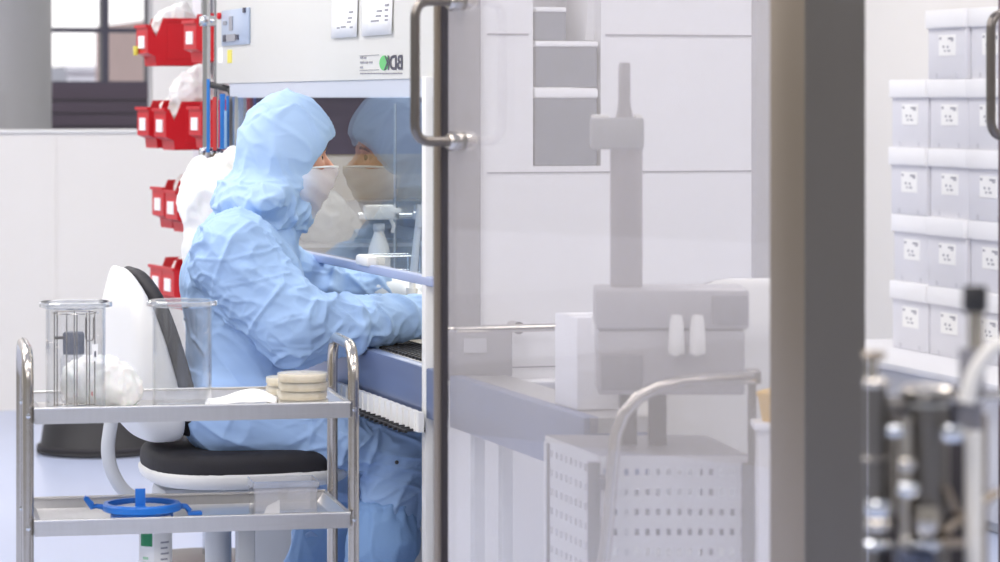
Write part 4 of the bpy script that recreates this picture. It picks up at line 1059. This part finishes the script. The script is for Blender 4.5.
# ------------------------------------------------------------------ machine cart behind the door glass
MY = 5.05
def mx(px, Y=MY): return (px-500)/F_PX*Y
def mz(py, Y=MY): return CAM_Z-(py-HZ)/F_PX*Y
MC = Vector((mx(650), MY, 0)); MYAW = .0
cart = thing('basket_cart', 'cart with perforated grey basket sides and bent steel push bar behind the door glass', 'cart', MC)
x0, x1 = mx(600)-MC.x, mx(748)-MC.x; ztop, zbot = mz(462), .25
mb = MB()
def perf(mbb, p0, p1, z0, z1, nx, nz, t):
    p0 = Vector(p0); p1 = Vector(p1); d = (p1-p0); L_ = d.length; ang = math.atan2(d.y, d.x)
    for i in range(nx+1):
        c = p0+d*(i/nx); mbb.box((c.x, c.y, (z0+z1)/2), (L_/nx*.58, t, z1-z0), rz=ang)
    for j in range(nz+1):
        c = (p0+p1)/2; mbb.box((c.x, c.y, z0+(z1-z0)*j/nz), (L_, t*1.05, (z1-z0)/nz*.64), rz=ang)
perf(mb, (x0, 0, 0), (x1, 0, 0), zbot, ztop, 14, 14, .006); mb.build('basket_front', mat('basket_grey', (206, 206, 210), .5), cart, smooth=False)
mb = MB(); perf(mb, (x0-.085, .30, 0), (x0, 0, 0), zbot, ztop, 11, 14, .006); mb.build('basket_side', MATS['basket_grey'], cart, smooth=False)
mb = MB(); mb.prism([(x0-.002, 0), (x1, 0), (x1-.05, .30), (x0-.085, .30)], ztop, ztop+.012); mb.prism([(x0, .005), (x1, .005), (x1-.05, .29), (x0-.08, .29)], zbot-.02, zbot); mb.build('top_plate', M['machined'], cart, smooth=False)
for (x, y) in ((x1, 0), (x0-.01, .0), (x1-.05, .28), (x0-.075, .28)):
    mb = MB(); mb.box((x, y, ztop/2+.0), (.022, .02, ztop), bev=.002); mb.build('leg', M['dsteel'], cart)
mb = MB(); xr = mx(778, 4.85)-MC.x; yb = -.06
mb.tube([(mx(598, 4.99)-MC.x, yb, mz(600, 4.99)), (mx(606, 4.99)-MC.x, yb, mz(540, 4.99)), (mx(611, 4.99)-MC.x, yb, mz(480, 4.99)), (mx(616, 4.99)-MC.x, yb, mz(435, 4.99)), (mx(624, 4.99)-MC.x, yb, mz(414, 4.99)), (mx(638, 4.99)-MC.x, yb, mz(398, 4.99)), (mx(658, 4.99)-MC.x, yb, mz(387, 4.99)), (mx(685, 4.99)-MC.x, yb, mz(381, 4.99)), (mx(720, 4.99)-MC.x, yb, mz(378.5, 4.99)), (mx(755, 4.99)-MC.x, yb, mz(377.5, 4.99))], .011, 14)
mb.build('push_bar', M['tube'], cart)
mb = MB(); mb.box((mx(606, 4.99)-MC.x, -.03, ztop-.03), (.02, .07, .02)); mb.box((mx(755, 4.99)-MC.x, -.03, mz(377.5, 4.99)), (.02, .07, .02)); mb.box((mx(755, 4.99)-MC.x, .0, (ztop+mz(377.5, 4.99))/2), (.014, .014, mz(377.5, 4.99)-ztop), bev=.002); mb.build('bracket', M['dsteel'], cart)
# dispenser standing on the cart
dp = thing('dispenser', 'grey boxy dispenser with tall column standing on the basket cart', 'machine', MC+Vector((0, .06, ztop+.012)))
zo = ztop+.012; Yd = MY+.06
def dx(px): return mx(px, Yd)-MC.x
def dz(py): return mz(py, Yd)-zo
mb = MB(); mb.box(((dx(596)+dx(750))/2, .09, (dz(290)+dz(330))/2), (dx(750)-dx(596), .16, dz(290)-dz(330)), bev=.006); bx = mb.build('upper_housing', M['machine'], dp)
mb = MB(); mb.box(((dx(598)+dx(746))/2, .09, (dz(331)+dz(396))/2), (dx(746)-dx(598), .15, dz(331)-dz(396)), bev=.006); lw = mb.build('lower_housing', M['machine'], dp)
mb = MB(); mb.box((dx(730), .008, (dz(296)+dz(326))/2), (dx(748)-dx(712), .006, dz(296)-dz(326)), bev=.002); mb.build('dark_panel', M['machined'], bx)
mb = MB(); mb.box((dx(622), .012, dz(373)), (dx(642)-dx(601), .006, dz(356)-dz(392)), bev=.002); mb.build('dark_panel', M['machined'], lw)
for px in (630, 660):
    mb = MB(); mb.box((dx(px), .09, dz(396)/2), (dx(640)-dx(622), .04, dz(396)), bev=.003); mb.build('leg', M['gravity'], dp)
mb = MB(); mb.lathe([(0, dz(290)), (dx(645)-dx(628.5), dz(290)), (dx(645)-dx(628.5), dz(150)), (0, dz(150))], (dx(628.5), .09, 0), 28); mb.build('column', mat('column_grey', (150, 146, 152), .5, .2), dp)
mb = MB(); mb.box((dx(619), .09, (dz(118)+dz(150))/2), (dx(646)-dx(592), .07, dz(118)-dz(150)), bev=.005); cl = mb.build('collar', mat('collar_grey', (156, 158, 162), .5, .2), dp)
mb = MB(); mb.box((dx(602), .09, dz(117)), (.03, .04, .008), bev=.002); mb.box((dx(641), .09, dz(117)), (.014, .04, .008), bev=.002); mb.build('pad', M['wplast'], cl)
mb = MB(); mb.lathe([(0, dz(118)), (.016, dz(118)), (.012, dz(108)), (.0105, dz(100)), (.0105, dz(64)), (.008, dz(62)), (0, dz(62))], (dx(626.5), .09, 0), 24); mb.build('spindle', M['machined'], dp)
for px in (676, 697):
    mb = MB(); mb.lathe([(0, 0), (.013, 0), (.014, .006), (.012, .05), (.009, .065), (0, .066)], (dx(px), -.012, dz(353)), 20); mb.box((dx(px), .005, dz(350)), (.01, .02, .02)); mb.build('nozzle', M['wplast'], dp)

# yellow bin on a slim pedestal by the door frame
pdp = at(778, 420, Y=4.95); pdz = at(778, 421, Y=4.95).z
ped = thing('pedestal', 'slim white pedestal beside the steel door frame carrying the yellow bin', 'stand', (pdp.x, pdp.y, 0))
mb = MB(); mb.box((0, 0, pdz/2), (.07, .07, pdz-.02), bev=.003); mb.build('column', M['cabw'], ped)
mb = MB(); mb.box((0, 0, pdz-.006), (.085, .085, .012), bev=.003); mb.build('top_board', M['lid'], ped)
mb = MB(); mb.box((0, 0, .01), (.12, .12, .02), bev=.003); mb.build('foot', M['gplast'], ped)
ysb = thing('sharps_bin', 'small yellow bin on the slim white pedestal by the door frame', 'bin', (pdp.x, pdp.y, pdz))
mb = MB(); mb.lathe([(0, 0), (.026, 0), (.034, .042), (0, .042)], (0, 0, 0), 28); mb.build('tub', M['yellow'], ysb)
mb = MB(); mb.lathe([(0, .042), (.036, .042), (.036, .048), (.02, .053), (0, .053)], (0, 0, 0), 28); mb.build('lid', M['yellow'], ysb)

# ------------------------------------------------------------------ valve manifold, right foreground
VY = 2.95
VC = Vector(((930-500)/F_PX*VY, VY, 0))
man = thing('valve_manifold', 'blurred stainless valve manifold with pipes and clamps in the right foreground', 'machine', VC)
def vx(px): return (px-930)/F_PX*VY
def vz(py): return CAM_Z-(py-HZ)/F_PX*VY
def vr(d): return d/F_PX*VY
def part(name, mb, m='tube'): return mb.build(name, M[m], man)
def vcyl(px, y0, y1, r, y=0, mb=None):
    mb = mb or MB(); mb.lathe([(0, vz(y1)), (vr(r), vz(y1)), (vr(r), vz(y0)), (0, vz(y0))], (vx(px), y, 0), 24); return mb
def clamp(px, py, r, h, y=0, m='chrome'):
    mb = MB(); mb.lathe([(0, vz(py+h)), (vr(r*.8), vz(py+h)), (vr(r), vz(py+h*.3)), (vr(r), vz(py-h*.3)), (vr(r*.8), vz(py-h)), (0, vz(py-h))], (vx(px), y, 0), 26); return part('clamp', mb, m)
part('pipe', vcyl(876, 384, 700, 11), 'dsteel'); clamp(876, 383, 13, 5, 0, 'tube'); part('pipe', vcyl(872, 356, 384, 6), 'tube'); clamp(874, 355, 12, 4, 0, 'warmsteel')
part('vessel', vcyl(928, 398, 640, 21), 'dsteel'); clamp(928, 391, 29, 6, 0, 'tube'); clamp(926, 404, 24, 5, 0, 'chrome')
MBs = MB(); MBs.tube([(vx(895), 0, vz(404)), (vx(945), 0, vz(398)), (vx(1020), .0, vz(396))], vr(6), 14); part('cross_pipe', MBs, 'tube')
MBs = MB(); MBs.lathe([(0, -.012), (vr(9), -.01), (vr(9), .01), (0, .012)], (0, 0, 0), 20, Matrix.Translation((vx(897), 0, vz(405))) @ Matrix.Rotation(PI/2, 4, 'Y')); part('end_cap', MBs, 'dsteel')
part('pipe', vcyl(903, 415, 620, 7, -.02), 'tube'); part('pipe', vcyl(893, 415, 520, 9, .04), 'tube'); part('pipe', vcyl(948, 415, 640, 8, .05), 'tube')
part('valve_body', vcyl(966, 396, 440, 20, .02), 'machined'); part('pipe', vcyl(972, 430, 640, 9, -.01), 'hose'); part('pipe', vcyl(990, 420, 640, 8, .06), 'warmsteel')
part('valve_body', vcyl(972, 348, 392, 13), 'machined'); part('valve_stem', vcyl(976, 310, 350, 8), 'tube')
MBs = MB(); MBs.lathe([(0, vz(312)), (vr(11), vz(312)), (vr(12.5), vz(308)), (vr(12.5), vz(290)), (vr(10.5), vz(286)), (0, vz(286))], (vx(975), 0, 0), 26); part('knob', MBs, 'blacks')
MBs = MB(); MBs.tube(bent([(vx(962), -.03, vz(400)), (vx(968), -.03, vz(372)), (vx(985), -.03, vz(346)), (vx(1018), -.03, vz(332))], .05), vr(8), 14); part('hose', MBs, 'hose')
for px, py, r, h, m, y in ((893, 428, 10, 5, 'chrome', -.02), (903, 460, 10, 5, 'tube', -.03), (946, 428, 12, 8, 'chrome', -.04), (876, 460, 14, 4, 'dsteel', 0), (877, 505, 14, 8, 'chrome', -.02), (877, 522, 14, 6, 'tube', -.02), (877, 541, 15, 4, 'chrome', -.02),
                           (904, 485, 12, 6, 'chrome', -.03), (920, 538, 18, 4, 'chrome', -.04), (945, 538, 16, 4, 'warmsteel', -.03), (922, 515, 12, 14, 'tube', -.035)): clamp(px, py, r, h, y, m)
MBs = MB(); MBs.box((vx(940), .12, (vz(425)+.1)/2), (vr(110), .02, vz(425)-.1), bev=.004); part('back_plate', MBs, 'gravity')
MBs = MB(); MBs.tube([(vx(940), -.02, vz(530)), (vx(975), .0, vz(508)), (vx(1000), .02, vz(495))], vr(5), 12); part('cross_pipe', MBs, 'warmsteel')
MBs = MB(); MBs.tube([(vx(943), -.02, vz(485)), (vx(952), -.02, vz(505)), (vx(960), 0, vz(520))], vr(4), 12); part('cross_pipe', MBs, 'warmsteel')
for px in (885, 975): MBs = MB(); MBs.box((vx(px), .10, .25), (.03, .03, .5), bev=.003); part('leg', MBs, 'dsteel')
MBs = MB(); MBs.box((vx(930), .06, .02), (.18, .2, .03), bev=.005); part('base', MBs, 'dsteel')
MBs = MB(); MBs.box((vx(912), -.02, vz(575)), (vr(36), .05, vr(60)), bev=.004); part('control_box', MBs, 'amber')

# ------------------------------------------------------------------ light, camera
def area(a, n, z, sx, sy, w, col=(1, 1, 1), rot=None):
    l = bpy.data.lights.new('unseen_light_panel', 'AREA'); l.shape = 'RECTANGLE'; l.size = sx; l.size_y = sy; l.energy = w; l.color = col
    o = bpy.data.objects.new('unseen_light_panel', l); COL.objects.link(o); o.location = room(a, n, z); o.rotation_euler = (0, 0, PHI) if rot is None else rot
    return o
for a in (-1.6, .4, 3.2):
    for n in (1.5, 4.5, 7.5, 10.5): area(a, n, 3.05, 1.2, 1.2, 70, (1, .955, .915))
area(2.1, 7.1, 1.372, .3, 1.8, 11, (1, .97, .9))            # unseen fill light added to brighten the bench interior
area(1.0, 14.5, 3.05, 4, 1.0, 60)
w = bpy.data.worlds.new('world'); sc.world = w; w.use_nodes = True
bg = w.node_tree.nodes['Background']; bg.inputs[0].default_value = (1, .975, .95, 1)
wn, wl = w.node_tree.nodes, w.node_tree.links          # brighter, hazy sky on the window side
wt = wn.new('ShaderNodeTexCoord'); wx = wn.new('ShaderNodeSeparateXYZ'); wm = wn.new('ShaderNodeMapRange'); wm.interpolation_type = 'SMOOTHSTEP'
wl.new(wt.outputs['Generated'], wx.inputs[0]); wl.new(wx.outputs['Y'], wm.inputs[0])
wm.inputs[1].default_value = .5; wm.inputs[2].default_value = .95; wm.inputs[3].default_value = .62; wm.inputs[4].default_value = 2.6
wl.new(wm.outputs[0], bg.inputs[1])
sl = bpy.data.lights.new('sun', 'SUN'); sl.energy = 3.2; sl.angle = .02
so = bpy.data.objects.new('sun', sl); COL.objects.link(so); so.location = (0, -6, 8); so.rotation_euler = (math.radians(42), 0, PHI)
cam = bpy.data.cameras.new('camera'); co = bpy.data.objects.new('camera', cam); COL.objects.link(co)
co.location = (0, 0, CAM_Z); co.rotation_euler = (PI/2, 0, 0)
cam.sensor_width = 36; cam.lens = F_PX/1000*36; cam.shift_y = -(281-HZ)/1000; cam.clip_end = 200; cam.clip_start = .05
cam.dof.use_dof = True; cam.dof.focus_distance = 6.95; cam.dof.aperture_fstop = 5.4
sc.camera = co
sc.view_settings.view_transform = 'Standard'; sc.view_settings.look = 'None'; sc.view_settings.gamma = 1
sc.view_settings.use_curve_mapping = False; sc.view_settings.exposure = -0.66
sc.cycles.max_bounces = 14; sc.cycles.transparent_max_bounces = 32; sc.cycles.use_denoising = True
